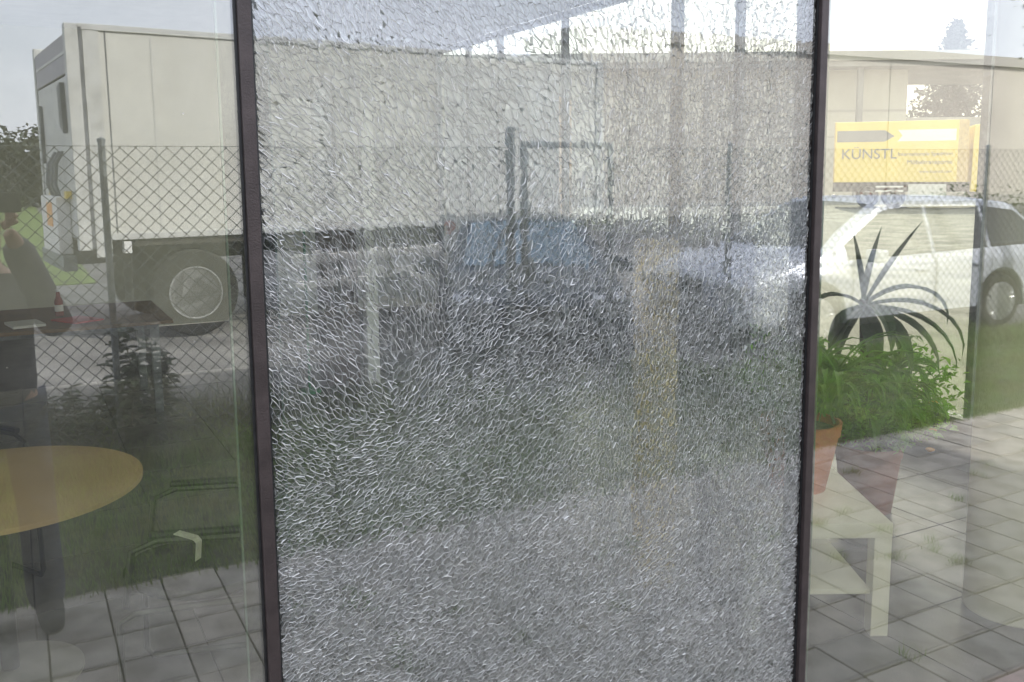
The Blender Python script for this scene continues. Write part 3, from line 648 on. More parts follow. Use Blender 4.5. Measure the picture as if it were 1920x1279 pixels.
for a, c in ((fx0, 3.42), (4.36, fx1)):
    b = mesh_net(a, c, .06, 2.03, .093); o = b.build('wire_mesh', M['wire'], F_, fixn=False); o['kind'] = 'stuff'
G = yard('fence_gate', 'narrow steel framed gate with wire mesh in the fence', 'gate', 3.5, FY, 0, R(0))
bx('gate_frame', M['galv'], 0, .045, -.02, .02, .08, 2.08, G, .004); bx('gate_frame', M['galv'], .795, .84, -.02, .02, .08, 2.08, G, .004)
bx('gate_rail', M['galv'], .046, .794, -.018, .018, 2.03, 2.078, G, .004); bx('gate_rail', M['galv'], .046, .794, -.018, .018, .1, .14, G, .004)
mesh_net(.045, .795, .14, 2.03, .093).build('wire_mesh', M['wire'], G, fixn=False)['kind'] = 'stuff'
bx('lock_box', M['galv'], .05, .1, -.03, .03, 1.0, 1.16, G)
# sign on the fence
t = yard('warning_sign', 'white sign with red prohibition ring over a black figure, on the fence', 'sign', 2.86, FY-.05, 1.3)
bx('plate', M['white'], -.055, .055, -.002, .002, 0, .235, t, mir=True)
def ring(r0, r1, c, n=32, d=.001, y=.0035):
    b = MB(); V_ = []
    for k in range(n):
        a = 2*PI*k/n; V_ += [(c[0]+r0*math.cos(a), y, c[1]+r0*math.sin(a)), (c[0]+r1*math.cos(a), y, c[1]+r1*math.sin(a)), (c[0]+r1*math.cos(a), y-d, c[1]+r1*math.sin(a))]
    b.add(V_, [(3*k, 3*k+1, 3*((k+1) % n)+1, 3*((k+1) % n)) for k in range(n)]+[(3*k+1, 3*k+2, 3*((k+1) % n)+2, 3*((k+1) % n)+1) for k in range(n)]); return b
rg = ring(.033, .045, (0, .15)); q = .031
rg.add([(-q-.004, .0036, .15+q-.004), (-q+.004, .0036, .15+q+.004), (q+.004, .0036, .15-q+.004), (q-.004, .0036, .15-q-.004)], [(0, 1, 2, 3)]); rg.build('prohibition_ring', M['red'], t)
fg = MB(); fg.prism([(-.006, .125), (.006, .125), (.01, .16), (.004, .163), (-.004, .163), (-.01, .16)], .0026, .003); fg.lathe([(0, .0026), (.006, .0026), (.006, .003), (0, .003)], (0, 0, .17), 12, 'y'); fg.build('figure', M['black'], t)
bx('text_bar', M['black'], -.04, .04, .0024, .003, .045, .055, t); bx('text_bar', M['black'], -.035, .035, .0024, .003, .025, .033, t)
o = bx('sign_post', M['galv'], -.012, .012, -.012, .012, 0, 1.55, bevel=.001); o.location = (2.86, 2*YF-FY+.02, 0); tag(o, 'slim pale post carrying the prohibition sign by the fence', 'post')

# the parked white swap-body trailer
T = yard('trailer', 'white box trailer standing on its wheels behind the wire fence', 'trailer', .63, 10.95, 0, R(5.5))
L_, D_, Z0, Z1 = 7.1, 2.5, 1.17, 3.42
def tb(name, m, x0, x1, y0, y1, z0, z1, parent=T, bev=0): return bx(name, m, x0, x1, -y1, -y0, z0, z1, parent, bev)
box = tb('box_body', M['tbox'], .04, L_-.04, .01, D_, Z0+.03, Z1-.04, T, .01)
tb('corner_post', M['tframe'], -.03, .1, -.02, .11, Z0-.12, Z1, T, .01); tb('corner_post', M['tframe'], -.03, .1, D_-.1, D_+.02, Z0-.05, Z1, T, .01)
tb('corner_post', M['tframe'], L_-.1, L_+.02, -.02, .1, Z0-.05, Z1, T, .01)
tb('corner_seam', M['tdark'], .101, .135, -.012, .02, Z0-.1, Z1-.03); tb('corner_seam', M['tdark'], .36, .372, .004, .02, Z0+.03, Z1-.05)
tb('side_strip', M['tframe'], .14, .3, -.006, .02, Z0-.2, Z1-.04, T, .004)
for x in (.82, 1.9, 3.15, 4.4, 5.65): tb('panel_seam', M['tframe'], x, x+.012, .005, .02, Z0+.06, Z1-.06)
tb('roof_rail', M['tframe'], .1, L_-.1, -.012, .07, Z1-.06, Z1+.005, T, .006); tb('floor_rail', M['tframe'], .3, L_-.1, -.008, .07, Z0-.02, Z0+.05, T, .006)
tb('end_header', M['lilac'], -.02, .04, .12, D_-.12, Z1-.5, Z1-.1, T, .006)
tb('end_header_band', M['tframe'], -.026, -.021, .12, D_-.12, Z1-.3, Z1-.27)
tb('end_panel', M['tframe'], -.012, .03, .12, D_-.12, Z0+.0, Z1-.52, T, .006)
o = MB().prism([(-.3, 2.3), (-.5, 2.38), (-.56, 2.8), (-.34, 2.84)], -.06, -.014, 'x').build('vent_flap', M['tdark'], T)
tb('grab_handle', M['tdark'], -.05, -.014, 2.1, 2.2, 2.0, 2.7, T, .005)
for k, y in enumerate((.75, 1.0, 1.3)):
    MB().tube([(-.02, -y, 2.12), (-.1, -y+.03, 1.98), (-.12, -y+.02, 1.75), (-.05, -y, 1.52)], [.018, .026, .026, .014], 8).build('air_hose', M['tdark'], T, True)
wb = tb('equipment_box', M['white'], -.16, -.014, .5, 1.7, .98, 1.62, T, .02)
tb('orange_label', M['orange'], -.163, -.161, .8, 1.25, 1.28, 1.55, wb)
tb('yellow_coupling', M['yellow'], -.07, -.014, .35, .5, 1.6, 1.68); tb('yellow_coupling', M['yellow'], -.07, -.014, 1.5, 1.65, 1.6, 1.68)
tb('lower_grille', M['galv'], -.14, 0, .4, 2.1, .8, .975, T, .01)
tb('chassis_beam', M['chassis'], -.1, L_, .55, .75, .86, Z0-.03); tb('chassis_beam', M['chassis'], -.1, L_, D_-.75, D_-.55, .86, Z0-.03)
for x in (.4, 2.3, 3.9, 5.5, 6.8): tb('cross_member', M['chassis'], x, x+.1, .1, D_-.1, .95, Z0-.03)
tb('twist_lock', M['white'], .42, .5, -.01, .12, Z0-.17, Z0-.04, T, .005)
tb('mudguard', M['chassis'], .55, 1.85, .05, .6, Z0-.1, Z0-.04)
for x in (.5, 1.88): tb('mud_flap', M['rubber'], x, x+.02, .08, .55, .35, Z0-.1)
tb('tool_locker', M['chassis'], 5.3, 6.5, .1, .8, .45, 1.1, T, .02)
def truck_wheel(parent, x, y, sgn=1, r=.5):
    w = bpy.data.objects.new('wheel', None); COL.objects.link(w); w.parent = parent; w.location = (x, -y, r); w.empty_display_size = .1
    s_ = sgn
    MB().lathe([(.3, s_*.0), (.33, s_*.0-s_*.012), (.47, s_*-.01), (.5, s_*-.04), (.5, s_*-.27), (.46, s_*-.3), (.3, s_*-.3)], n=40, axis='y').build('tyre', M['rubber'], w, True)
    MB().lathe([(.0, s_*-.02), (.1, s_*-.02), (.11, s_*-.03), (.13, s_*-.05), (.2, s_*-.06), (.23, s_*-.05), (.26, s_*-.02), (.3, s_*.004), (.305, s_*-.02), (.3, s_*-.1)], n=40, axis='y').build('rim', M['steelrim'], w, True)
    MB().lathe([(.286, s_*.0), (.29, s_*.01), (.302, s_*.01), (.306, s_*.0)], n=48, axis='y').build('rim_flange', M['rim'], w, True)
    MB().lathe([(.19, s_*-.052), (.2, s_*-.046), (.206, s_*-.052)], n=40, axis='y').build('rim_step', M['rim'], w, True)
    for k in range(10):
        a = 2*PI*k/10; MB().lathe([(0, s_*-.015), (.014, s_*-.02), (.016, s_*-.055)], (.165*math.cos(a), 0, .165*math.sin(a)), 8, 'y').build('wheel_nut', M['rim'], w, True)
    return w
# local -y is away from the glass, so the near flank is y = 0: wheels there face +y (towards the glass)
truck_wheel(T, 1.18, .06, 1)
truck_wheel(T, 1.18, D_-.06, -1)
for z0 in (.5, .83):
    g = tb('side_guard', M['guard'], 2.35, 4.85, .0, .03, z0-.05, z0+.05, T, .008)
for x in (2.7, 3.6, 4.5): tb('guard_stay', M['chassis'], x, x+.05, .03, .07, .42, 1.1)
for x in (2.95, 6.1):
    tb('support_leg', M['galv'], x, x+.09, .15, .24, .02, 1.1, T, .004)

# ---- cars
def car(name, label, x, y, rz, L, Wd, Ht, paint, prof, wx, wr, glassm, style):
    """front is local +x; prof = stations (x, belt z, top z, inset of the top edge, half width factor)"""
    t = yard(name, label, 'car', x, y, 0, rz); t.scale = (1, 1, style.get('squash', 1))
    px_ = [p[0] for p in prof]
    def at(xx, k): return float(np.interp(xx, px_, [p[k] for p in prof]))
    xs = sorted(set([round(v, 3) for v in np.linspace(-L/2, L/2, 64)]+[p[0] for p in prof]+[round(w_+wr*1.13*math.cos(a), 3) for w_ in wx for a in np.linspace(0, PI, 13)]))
    zb = .27; hw = Wd/2; rings = []
    def low(xx):
        z = zb+(.06 if abs(xx) > L/2-.25 else 0)
        for w_ in wx:
            if abs(xx-w_) < wr*1.13: z = max(z, wr+math.sqrt((wr*1.13)**2-(xx-w_)**2))
        return z
    def wdt(xx): return hw*at(xx, 4)
    for xx in xs:
        w_ = wdt(xx); be = at(xx, 1); tp = at(xx, 2); ins = at(xx, 3); lo = min(low(xx), be-.1)
        md = max(lo+.02, .62)
        half = [(w_*.6, lo+.0), (w_-.03, lo), (w_+.012, lo+.04), (w_+.02, (md+be)/2), (w_+.005, be-.07), (w_-.02, be), (w_-ins*.5, be+(tp-be)*.5), (w_-ins*.92, tp-.035*(ins > .1)), (w_-ins-.08, tp), ((w_-ins)*.5, tp+.018), (0, tp+.024)]
        rings.append([(xx, a, c) for a, c in half]+[(xx, -a, c) for a, c in half[::-1][1:]])
    b = MB(); m_ = len(rings[0]); vs = [v for r_ in rings for v in r_]; fs = []
    for i in range(len(rings)-1):
        for k in range(m_-1): fs.append((i*m_+k, i*m_+k+1, (i+1)*m_+k+1, (i+1)*m_+k))
    fs += [tuple(range(m_))[::-1], tuple((len(rings)-1)*m_+k for k in range(m_))]
    b.add(vs, fs); body = b.build('body', paint, t, True)
    bx('underbody', M['trim'], -L/2+.25, L/2-.3, -hw*.62, hw*.62, .2, .6, t)
    def surf(xx, zz, e=.007):
        be, tp, ins = at(xx, 1), at(xx, 2), at(xx, 3); w_ = wdt(xx); f_ = (zz-be)/max(tp-be, .05)
        f_ = min(max(f_, 0), 1); y = (w_-.02)+((w_-ins*.5)-(w_-.02))*min(f_*2, 1) if f_ < .5 else (w_-ins*.5)+((w_-ins*.92)-(w_-ins*.5))*((f_-.5)*2)
        return y+e
    def sideglass(x0, x1, sgn):
        n = 12; vs = []; fs = []
        for i in range(n+1):
            xx = x0+(x1-x0)*i/n; be = at(xx, 1)+.03; tp = at(xx, 2)-.1; tp = max(tp, be+.005)
            for j in range(5):
                zz = be+(tp-be)*j/4; vs.append((xx, sgn*surf(xx, zz), zz))
        for i in range(n):
            for j in range(4): fs.append((i*5+j, i*5+j+1, (i+1)*5+j+1, (i+1)*5+j))
        return MB().add(vs, fs).build('side_window', glassm, t, True)
    for s_ in (-1, 1):
        for a, c in style['windows']: sideglass(a, c, s_)
        # door gaps and handles
        for xx in style['gaps']:
            vs = []; 
            for q in range(7):
                zz = .42+(at(xx, 1)-.42)*q/6; yy = wdt(xx)+.021; vs += [(xx-.004, s_*yy, zz), (xx+.004, s_*yy, zz)]
            MB().add(vs, [(2*q, 2*q+1, 2*q+3, 2*q+2) for q in range(6)]).build('door_gap', M['trim'], t)
        for xx in style['handles']: 
            bx('door_handle', paint, xx-.09, xx+.09, *sorted((s_*(wdt(xx)+.005), s_*(wdt(xx)+.045))), at(xx, 1)-.17, at(xx, 1)-.14, t, .006)
        bx('sill_trim', M['trim'], wx[0]+wr*1.2, wx[1]-wr*1.2, *sorted((s_*(hw-.05), s_*(hw+.018))), .25, .33, t, .01)
        m = MB(); m.box(style['mirror']-.07, style['mirror']+.07, *sorted((s_*(hw+.03), s_*(hw+.22))), at(style['mirror'], 1)+.0, at(style['mirror'], 1)+.15); m.build('wing_mirror', paint, t, bevel=.03)
    def topglass(name, x0, x1, m, k=.9):
        n = 10; vs = []; fs = []
        for i in range(n+1):
            xx = x0+(x1-x0)*i/n; w_ = (wdt(xx)-at(xx, 3)-.04)*k; tp = at(xx, 2)
            for j in range(7): u_ = -1+2*j/6; vs.append((xx, w_*u_, tp+.032-.022*abs(u_)**2))
        for i in range(n):
            for j in range(6): fs.append((i*7+j, i*7+j+1, (i+1)*7+j+1, (i+1)*7+j))
        return MB().add(vs, fs).build(name, m, t, True)
    topglass('windscreen', *style['screen'], style.get('sg', glassm)); topglass('rear_window', *style['rear'], glassm)
    # front
    xf = L/2
    for s_ in (-1, 1):
        h_ = MB(); y0, y1 = s_*hw*.52, s_*hw*.9
        h_.prism([(xf-.22, .66), (xf+.012, .62), (xf+.012, .78), (xf-.08, .83)], *sorted((y0, y1))); h_.build('headlight', M['lamp'], t, bevel=.012)
        r_ = MB(); r_.box(-xf-.012, -xf+.14, *sorted((s_*hw*.62, s_*hw*.93)), .72, .92); r_.build('tail_light', M['redlamp'], t, bevel=.015)
        fogl = bx('fog_light', M['lamp'], xf-.02, xf+.012, *sorted((s_*hw*.6, s_*hw*.74)), .38, .46, t, .01)
    if style['grille'] == 'split':
        for s_ in (-1, 1):
            g_ = MB(); g_.box(xf-.06, xf+.02, *sorted((s_*.025, s_*.28)), .6, .8); go = g_.build('grille', M['trim'], t, bevel=.02)
            ch = MB(); 
            for (a, c, d_, e_) in ((.02, .285, .8, .815), (.02, .285, .585, .6), (.01, .025, .585, .815), (.28, .295, .585, .815)): ch.box(xf-.03, xf+.035, *sorted((s_*a, s_*c)), d_, e_)
            ch.build('grille_surround', M['chrome'], go)
            for k in range(6): 
                bx('grille_bar', M['galv'], xf+.021, xf+.028, *sorted((s_*(.05+k*.038), s_*(.056+k*.038))), .6, .8, go)
    else:
        bx('grille', M['trim'], xf-.05, xf+.015, -.38, .38, .58, .72, t, .02)
    bx('lower_intake', M['trim'], xf-.05, xf+.014, -.5, .5, .36, .5, t, .02)
    bx('number_plate', M['white'], xf+.016, xf+.022, -.26, .26, .5, .6, t)
    bx('front_bumper_strip', M['trim'], xf-.12, xf+.012, -hw*.85, hw*.85, .24, .3, t, .01)
    for w_ in wx:
        for s_ in (-1, 1):
            wo = bpy.data.objects.new('wheel', None); COL.objects.link(wo); wo.parent = t; wo.location = (w_, s_*(hw-.005), wr); wo.empty_display_size = .1
            q = wr-.008
            MB().lathe([(wr*.66, s_*.0), (wr*.7, s_*.008), (q*.94, s_*.0), (wr, s_*-.03), (wr, s_*-.19), (wr*.93, s_*-.22), (wr*.5, s_*-.22)], n=44, axis='y').build('tyre', M['rubber'], wo, True)
            rm = MB().lathe([(wr*.69, s_*.006), (wr*.66, s_*.008), (wr*.62, s_*-.01), (wr*.6, s_*-.1), (wr*.3, s_*-.11), (0, s_*-.11)], n=44, axis='y').build('rim', M['rim'], wo, True)
            sp_ = MB()
            for k in range(5):
                a = 2*PI*k/5+.3
                for off in (-.13, .13):
                    T_ = Matrix.Rotation(-(a), 4, 'Y'); a2_ = a+off
                    p0 = Vector((.05*math.cos(a), s_*-.03, .05*math.sin(a))); p1 = Vector((wr*.63*math.cos(a2_), s_*.0, wr*.63*math.sin(a2_)))
                    sp_.tube([p0, p1], [.02, .017], 6)
            sp_.lathe([(0, s_*-.012), (.05, s_*-.015), (.065, s_*-.05)], (0, 0, 0), 20, 'y')
            sp_.build('spokes', M['rim'], wo, True)
    return t
suvp = [(-2.35, .78, .84, .02, .86), (-2.3, .9, 1.0, .05, .93), (-2.15, 1.02, 1.28, .14, .96), (-1.75, 1.04, 1.6, .22, .985), (-1.2, 1.03, 1.67, .25, 1), (0, 1.0, 1.69, .25, 1), (.35, .99, 1.66, .25, 1), (.95, .98, 1.3, .16, .995),
        (1.2, .97, 1.12, .08, .99), (1.3, .96, 1.06, .06, .985), (1.8, .92, 1.0, .08, .96), (2.15, .84, .93, .1, .92), (2.28, .76, .84, .1, .88), (2.34, .66, .72, .06, .84)]
car('estate_car', 'silver blue off-road estate car with split chrome grille parked behind the fence', 8.62, 7.74, R(180-2), 4.68, 1.88, 1.7, M['suv'], suvp, (-1.38, 1.42), .355, M['carglass'],
    dict(windows=((-1.95, -1.2), (-1.14, -.3), (-.24, .98)), gaps=(-1.17, -.27, .95), handles=(-.95, -.05), mirror=.75, screen=(.42, 1.22), rear=(-2.28, -1.8), grille='split', sg=M['carglass'], squash=.9))
dp = [(-2.0, .8, .85, .03, .86), (-1.9, .95, 1.1, .08, .92), (-1.6, .96, 1.36, .2, .97), (-1.1, .95, 1.43, .24, 1), (0, .92, 1.45, .24, 1), (.3, .91, 1.42, .24, 1), (.95, .89, 1.04, .1, .99), (1.1, .88, .97, .06, .98), (1.6, .82, .88, .08, .95), (1.88, .72, .78, .09, .9), (1.98, .6, .66, .06, .84)]
car('hatchback', 'dark blue hatchback with blue reflecting windscreen parked nose on behind the gate', 4.75, 8.75, R(-113), 3.96, 1.7, 1.45, M['dcar'], dp, (-1.22, 1.25), .3, M['carglass'],
    dict(windows=((-1.6, -.95), (-.9, -.1), (-.05, .85)), gaps=(-.92, -.08, .82), handles=(-.7, .1), mirror=.66, screen=(.35, 1.05), rear=(-1.88, -1.62), grille='bar', sg=M['skyglass'], squash=.95))
# low red car further back: only its corner shows
# red kerbside box behind the bonnet of the estate
t = yard('grit_bin', 'small orange red grit bin beside the bonnet of the silver blue car', 'grit bin', 5.75, 9.6, 0)
bx('bin_body', M['red'], -.3, .3, -.25, .25, 0, .55, t, .03); bx('lid', M['orange'], -.33, .33, -.28, .28, .55, .68, t, .04)

# weeds at the fence
def stalk(label, x, y, h, n, size, m):
    t = yard('tall_weed', label, 'weed', x, y, 0, 0, 'weeds along the fence'); b = MB(); lf = MB()
    lean = random.uniform(-.12, .12); ly = random.uniform(-.1, .1); pts = [(lean*h*(f_**2), ly*h*f_, h*f_) for f_ in (0, .3, .6, .85, 1)]
    b.tube(pts, [.006, .005, .004, .003, .0015], 5)
    for k in range(n):
        f_ = .15+.85*k/n; p = (lean*h*f_*f_, ly*h*f_, h*f_); strap(lf, p, k*2.4+random.uniform(-.4, .4), size*(1.15-.5*f_)*random.uniform(.7, 1.2), random.uniform(-.1, .5), random.uniform(.5, 1.2), size*.15, 4)
    b.build('stem', M['stem'], t, True); lf.build('foliage', m, t, True, fixn=False)
    return t
for k in range(7):
    x = .52+.34*k/6+random.uniform(-.03, .03)
    stalk(['tallest dark leafy weed of the clump against the left fence post', 'dark leafy weed at the edge of the clump against the left fence post', 'dark leafy weed leaning in the clump against the left fence post'][k % 3], x, 6.5+random.uniform(-.1, .15), random.uniform(.62, .93), 42, .16, M['weed'])
for k in range(13):
    x = .02+.55*k/12+random.uniform(-.03, .03)
    stalk('lower nettle-like weed in the row left of the fence post', x, 6.55+random.uniform(-.15, .15), random.uniform(.3, .52), 30, .11, M['weed'])
for k in range(9):
    stalk('short weed scattered in the long grass beyond the mullion', random.uniform(1.0, 2.9), 6.7+random.uniform(-.2, .3), random.uniform(.2, .42), 14, .09, M['weed'])

# photographer, reflected at the left edge
Pn = yard('person', 'person in grey jacket and blue jeans holding up a phone on the slabs', 'person', -.12, 4.2, 0, 0)
k_ = 1
V_ = [(0, 0, .95), (0, .0, 1.1), (0, 0, 1.28), (0, -.01, 1.42), (0, 0, 1.5), (0, .02, 1.6), (0, .03, 1.7),
      (.18, -.01, 1.4), (.25, .08, 1.24), (.14, .36, 1.56), (.1, .42, 1.66), (-.18, -.01, 1.4), (-.25, .1, 1.24), (-.05, .36, 1.56), (.0, .42, 1.66),
      (.1, 0, .88), (.12, .02, .5), (.13, -.02, .11), (.132, .0, .07), (-.1, 0, .88), (-.12, .02, .5), (-.13, -.02, .11), (-.132, .0, .07)]
E_ = [(0,1),(1,2),(2,3),(3,4),(4,5),(5,6),(3,7),(7,8),(8,9),(9,10),(3,11),(11,12),(12,13),(13,14),(0,15),(15,16),(16,17),(17,18),(0,19),(19,20),(20,21),(21,22)]
rad = [(.15,.11),(.14,.1),(.16,.11),(.15,.1),(.055,.055),(.085,.095),(.07,.08),.055,.045,.036,.025,.055,.045,.036,.025,.085,.058,.042,.04,.085,.058,.042,.04]
skin('body', V_, E_, rad, M['skin'], Pn)
Vj = V_[:5]+V_[7:10]+V_[11:14]
skin('jacket', [(0,0,.86)]+[V_[i] for i in (1,2,3)]+[(0,0,1.47)]+[V_[7], V_[8], (.115,.4,1.62), V_[11], V_[12], (-.03,.4,1.62)], [(0,1),(1,2),(2,3),(3,4),(3,5),(5,6),(6,7),(3,8),(8,9),(9,10)], [(.185,.14),(.17,.13),(.185,.135),(.175,.125),(.08,.08),.08,.07,.058,.08,.07,.058], M['jacket'], Pn)
skin('jeans', [(0,0,.95)]+[V_[15], V_[16], (.13, -.03, .02), V_[19], V_[20], (-.13, -.03, .02)], [(0,1),(1,2),(2,3),(0,4),(4,5),(5,6)], [(.16,.125),.1,.078,.085,.1,.078,.085], M['jeans'], Pn)
for s_ in (-1, 1): skin('shoe', [(.135*s_, -.05, .05), (.14*s_, .07, .045), (.145*s_, .18, .035)], [(0,1),(1,2)], [.062, .056, .045], M['shoe'], Pn)
hd = skin('head', [(0,.03,1.56),(0,.035,1.66),(0,.03,1.74)], [(0,1),(1,2)], [(.07,.08),(.085,.1),(.075,.09)], M['skin'], Pn)
skin('nose', [(0,.12,1.68),(0,.145,1.645)], [(0,1)], [.012,.017], M['skin'], hd, 1)
for s_ in (-1, 1): 
    skin('ear', [(.088*s_,.03,1.68),(.092*s_,.025,1.64)], [(0,1)], [.018,.014], M['skin'], hd, 1)
    skin('eye', [(.034*s_,.122,1.675),(.036*s_,.124,1.675)], [(0,1)], [.011,.011], M['blackpl'], hd, 1)
skin('mouth', [(-.022,.128,1.6),(.022,.128,1.6)], [(0,1)], [.007,.007], M['red'], hd, 1)
skin('hair', [(0,-.01,1.68),(0,.01,1.76)], [(0,1)], [(.092,.1),(.088,.105)], M['hair'], Pn)
for s_, bxx in ((1, .1), (-1, 0)):
    for q in range(5):
        a = (bxx+.012*s_, .37, 1.64+.0); zq = 1.66+.022*q if q < 4 else 1.66
        if q < 4: skin('finger', [(bxx, .42, 1.68+.012*q), (bxx+.03*s_, .44, zq+.03), (bxx+.022*s_, .475, zq+.036)], [(0,1),(1,2)], [.011, .0095, .008], M['skin'], Pn, 1)
        else: skin('thumb', [(bxx, .42, 1.665), (bxx+.005*s_, .42, 1.72), (bxx-.012*s_, .425, 1.755)], [(0,1),(1,2)], [.013, .011, .009], M['skin'], Pn, 1)
# the person faces the glass (real +y) ; phone held just under the lens position
ph = thing('phone', 'black mobile phone held up in both hands by the photographer', 'phone', (-.05, -.02, 1.76)); bx('case', M['blackpl'], -.078, .078, -.008, .0, -.036, .036, ph, .006)
bx('camera_bump', M['chrome'], -.07, -.04, .0005, .003, .0, .028, ph, .001)

# ------------------------------------------------------------------ far yard: hall, tree line
Hh = yard('warehouse', 'long beige warehouse with a flat roof beyond the parked cars', 'warehouse', 20, 30, 0)
bx('wall', M['hall'], -1, 55, -4, 0, 0, 6.7, Hh); bx('roof_edge', M['hall2'], -1.2, 55.2, -4.2, .2, 6.7, 7.15, Hh)
for k in range(8): bx('wall_seam', M['hall2'], 1+k*7.2, 1.04+k*7.2, .002, .02, 0, 6.7, Hh)
bx('plinth', M['hall2'], -1, 55, .003, .03, 0, .5, Hh)
def conifer(label, x, y, h, rb, name='spruce_tree', mat_=None, real=False, n=9000):
    t = (thing if real else yard)(name, label, 'tree', *([(x, y, 0)] if real else [x, y])); 
    MB().tube([(0, 0, 0), (0, 0, h*.5), (0, 0, h*.97)], [h*.022, h*.012, .02], 8).build('trunk', M['bark'], t, True)
    b = MB(); pts = []
    zs = .12*h
    nb = 150
    for k in range(nb):
        f_ = (k/nb)**.85; z = zs+(h*.97-zs)*f_; r_ = rb*(1-f_)**.8*random.uniform(.7, 1.12)+.1; a = k*2.4
        tip = Vector((math.cos(a)*r_, math.sin(a)*r_, z-r_*.25+.12*r_*0)); b.tube([(0, 0, z), tip], [.03, .008], 4, False)
        for _ in range(int(n/nb*(1.5-f_))):
            g_ = random.uniform(.12, 1.03); p = Vector((0, 0, z)).lerp(tip, g_); wv = .16*r_*(1.1-g_)+.06
            pts.append((p.x+random.gauss(0, wv), p.y+random.gauss(0, wv), p.z-abs(random.gauss(0, .12*h/12))-.02))
    b.build('branch', M['bark'], t); leafcloud('crown', pts, mat_ or M['needle'], t, .035*h); return t
def broadleaf(label, x, y, h, r_, cz, n=6000, size=.12, mat_=None, name='leafy_tree', real=False, group=None):
    t = (thing if real else yard)(name, label, 'tree', *([(x, y, 0)] if real else [x, y]))
    if group: t['group'] = group
    b = MB(); pts = []; b.tube([(0, 0, 0), (.05, 0, cz*.6), (0, .05, cz)], [h*.02, h*.015, h*.01], 8)
    for k in range(34):
        d = Vector((random.gauss(0, 1), random.gauss(0, 1), random.gauss(.1, .8))).normalized(); tip = Vector((0, 0, cz))+Vector((d.x*r_, d.y*r_, d.z*(h-cz)))*random.uniform(.6, 1.0)
        b.tube([(0, 0, cz*.7), tip*.5+Vector((0, 0, cz*.4)), tip], [h*.006, h*.004, .01], 4, False)
        for _ in range(n//34):
            q = tip+Vector((random.gauss(0, .2), random.gauss(0, .2), random.gauss(0, .17)))*r_; pts.append(tuple(q))
    b.build('trunk', M['bark'], t, True); leafcloud('crown', pts, mat_ or M['leaf'], t, size); return t
for k, (x, y, h, rr_) in enumerate(((-6.5, 60, 5.6, 2.8), (-2.6, 62, 5.0, 2.6), (.4, 64, 4.6, 2.2), (-9.5, 63, 6.2, 3), (2.6, 66, 4.8, 2.6), (-13.5, 58, 5.5, 3))):
    broadleaf(['dark round tree in the line beyond the lawn, far left', 'dark tree in the line beyond the lawn, just left of the trailer', 'small dark tree seen past the end of the trailer', 'tallest dark tree at the left end of the line', 'low dark tree hidden behind the trailer end', 'broad dark tree outside the left edge'][k], x, y, h, rr_, h*.45, 2600, .45, M['farwood'], group='trees beyond the lawn')
broadleaf('leafy tree whose branch tip shows in the upper right corner', 10.9, 5.55, 5.2, 1.35, 3.9, 5200, .07)
# reddish shrubs at the right behind the estate car
for k, x in enumerate((13.0, 14.6, 16.4)):
    t = yard('shrub', ['low reddish shrub right behind the tail of the silver blue car', 'low green shrub second behind the car tail', 'low green shrub at the far right of the yard'][k], 'shrub', x, 11.2, 0); pts = []; b = MB()
    for _ in range(14):
        a = random.uniform(0, 2*PI); tip = Vector((math.cos(a)*.5, math.sin(a)*.5, random.uniform(.6, 1.15))); b.tube([(0, 0, 0), tip], [.02, .006], 4)
        pts += [tuple(tip+Vector((random.gauss(0, .25), random.gauss(0, .25), random.gauss(-.1, .25)))) for _ in range(80)]
    b.build('stems', M['bark'], t); leafcloud('foliage', [(p[0], p[1], max(p[2], .03)) for p in pts], M['terra2'] if k == 0 else M['leaf'], t, .09)

# ------------------------------------------------------------------ the street side: truck, canopy hall, spruce
K = thing('yellow_truck', 'yellow box lorry with grey lettering parked before the canopy', 'truck', (34.3, 32.1, 0), math.atan2(27.9-32.1, 38.1-34.3))
# local x runs from the tail (left) to the cab (right), local y into the picture
LB = 5.65
def kb(name, m, x0, x1, y0, y1, z0, z1, parent=K, bev=0): return bx(name, m, x0, x1, y0, y1, z0, z1, parent, bev)
kb('box_body', M['yellow'], 0, LB, 0, 2.45, 1.2, 3.98, K, .03)
kb('front_corner_trim', M['yellow2'], LB-.35, LB+.06, -.012, .1, 1.2, 3.96)
kb('edge_trim', M['yellow2'], 0, .06, -.01, .02, 1.2, 3.96)
o = MB().prism([(.12, 3.06), (2.2, 3.06), (2.62, 3.3), (2.2, 3.58), (.12, 3.58)], -.014, -.004).build('grey_arrow', M['grey'], K)
o = MB().prism([(2.75, 3.06), (5.2, 3.06), (5.2, 3.58), (2.75, 3.58), (2.95, 3.32)], -.014, -.004).build('white_band', M['white'], K)
def text(s, x, z, size, m, parent, name='lettering', align='LEFT', y=-.016):
    cu = bpy.data.curves.new(name, 'FONT'); cu.body = s; cu.size = size; cu.extrude = .003; cu.align_x = align; 
    tmp = bpy.data.objects.new('tmp', cu); COL.objects.link(tmp); me = bpy.data.meshes.new_from_object(tmp.evaluated_get(bpy.context.evaluated_depsgraph_get())); bpy.data.objects.remove(tmp)
    me.materials.clear(); o = link(name, me, m, parent); o.location = (x, y, z); o.rotation_euler = (PI/2, 0, 0); return o
text('KÜNSTL', .32, 2.28, .66, M['grey'], K)
text('Internationale Spedition', 5.1, 2.4, .24, M['grey'], K, align='RIGHT'); text('Möbeltransporte', 5.1, 2.02, .28, M['grey'], K, align='RIGHT'); text('www.kuenstl.com', 5.1, 1.62, .19, M['grey'], K, align='RIGHT')
kb('chassis_rail', M['truckdark'], 0, LB+2, .5, .7, .75, 1.18); kb('chassis_rail', M['truckdark'], 0, LB+2, 1.8, 2.0, .75, 1.18)
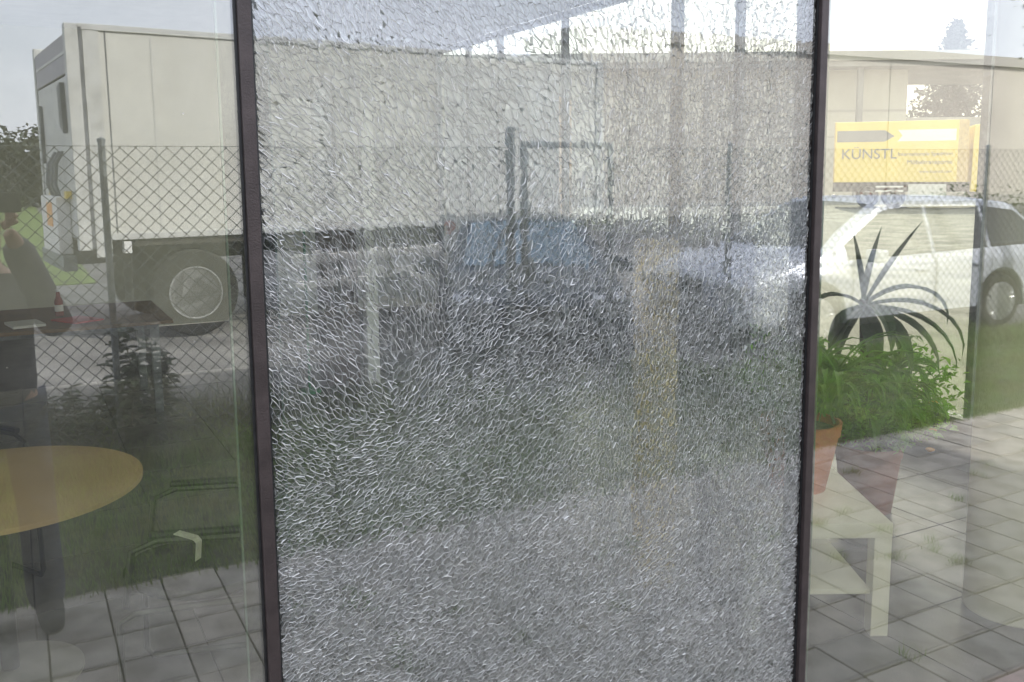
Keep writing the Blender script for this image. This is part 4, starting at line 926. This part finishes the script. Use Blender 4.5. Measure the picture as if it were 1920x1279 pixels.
kb('rear_underrun', M['truckdark'], .0, .12, .1, 2.3, .45, .6); kb('side_skirt', M['tframe'], 3.3, 4.9, .02, .06, .55, 1.1); kb('fuel_tank', M['galv'], 3.4, 4.3, .1, .7, .5, 1.1, K, .05)
kb('side_guard', M['white'], 1.9, 3.1, -.01, .02, .95, 1.03); kb('side_guard', M['white'], 1.9, 3.1, -.01, .02, .75, .83)
cab = MB(); cab.prism([(LB+.25, .75), (LB+2.15, .75), (LB+2.2, 1.6), (LB+1.95, 2.75), (LB+1.7, 2.95), (LB+.5, 3.75), (LB+.28, 3.75)], .05, 2.4); cab.build('cab', M['yellow'], K, bevel=.05)
kb('cab_window', M['carglass'], LB+.95, LB+1.8, .03, .049, 1.75, 2.5)
kb('cab_step', M['truckdark'], LB+.3, LB+2.1, .06, 2.38, .4, .745)
for x in (1.55, 2.7, LB+1.35):
    w = truck_wheel(K, x, .02, -1); 
    w = truck_wheel(K, x, -2.43, 1)
CH = thing('canopy_hall', 'grey loading hall with a long flat canopy roof across the street', 'hall', (47.2, 44.7, 0), math.atan2(39.8-44.7, 56.3-47.2))
bx('roof', M['canopy'], -60, 24, -.2, 14, 8.35, 9.25, CH); bx('fascia', M['hall2'], -60.1, 24.1, -.35, -.21, 8.7, 9.3, CH)
bx('wall', M['hall'], -59, 5.9, 2.2, 2.5, 0, 8.35, CH); bx('low_wall', M['hall2'], 5.95, 22, 2.2, 2.5, 0, 5.2, CH)
for k in range(5): bx('wall_seam', M['hall2'], -24+k*6, -23.9+k*6, 2.16, 2.198, 0, 8.3, CH)
bx('cladding_rail', M['hall2'], -25, 5.9, 2.15, 2.197, 5.6, 5.75, CH)
bx('cladding_rail', M['hall2'], -25, 5.9, 2.15, 2.197, 3.9, 4.0, CH)
for x in (-18, -8, 2, 12, 21): bx('column', M['canopy'], x, x+.35, .5, .85, 0, 8.35, CH)
conifer('dark spruce rising behind the canopy opening to the right', 69.2, 52.3, 14.2, 5.2, real=True)

t = thing('hedge', 'low dark clipped hedge along the street outside the side glass wall', 'hedge', (6.5, 10.7, 0)); pts = []; b = MB()
for k in range(60):
    y = -3.3+6.6*k/59; b.tube([(0, y, 0), (random.uniform(-.2, .2), y, 1.1)], [.02, .008], 4)
for _ in range(15000):
    pts.append((random.uniform(-.32, .32), random.uniform(-3.5, 3.5), random.uniform(.05, 1.22)+.07*math.sin(_*.7)))
b.build('stems', M['bark'], t); leafcloud('foliage', pts, M['leaf'], t, .08)
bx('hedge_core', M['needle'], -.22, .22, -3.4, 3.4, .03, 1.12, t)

t = thing('sun_glare_column', 'tall slim cream column added as stand-in for sun glare behind the right part of the shattered pane', 'glare column', (2.36, 3.15, 0))  # column added in place of the warm sun streak behind the cracks
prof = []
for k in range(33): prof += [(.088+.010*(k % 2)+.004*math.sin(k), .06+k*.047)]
MB().lathe([(0, .055)]+prof+[(0, 1.57)], n=28).build('glare_column_body', M['glare_stand_in'], t)
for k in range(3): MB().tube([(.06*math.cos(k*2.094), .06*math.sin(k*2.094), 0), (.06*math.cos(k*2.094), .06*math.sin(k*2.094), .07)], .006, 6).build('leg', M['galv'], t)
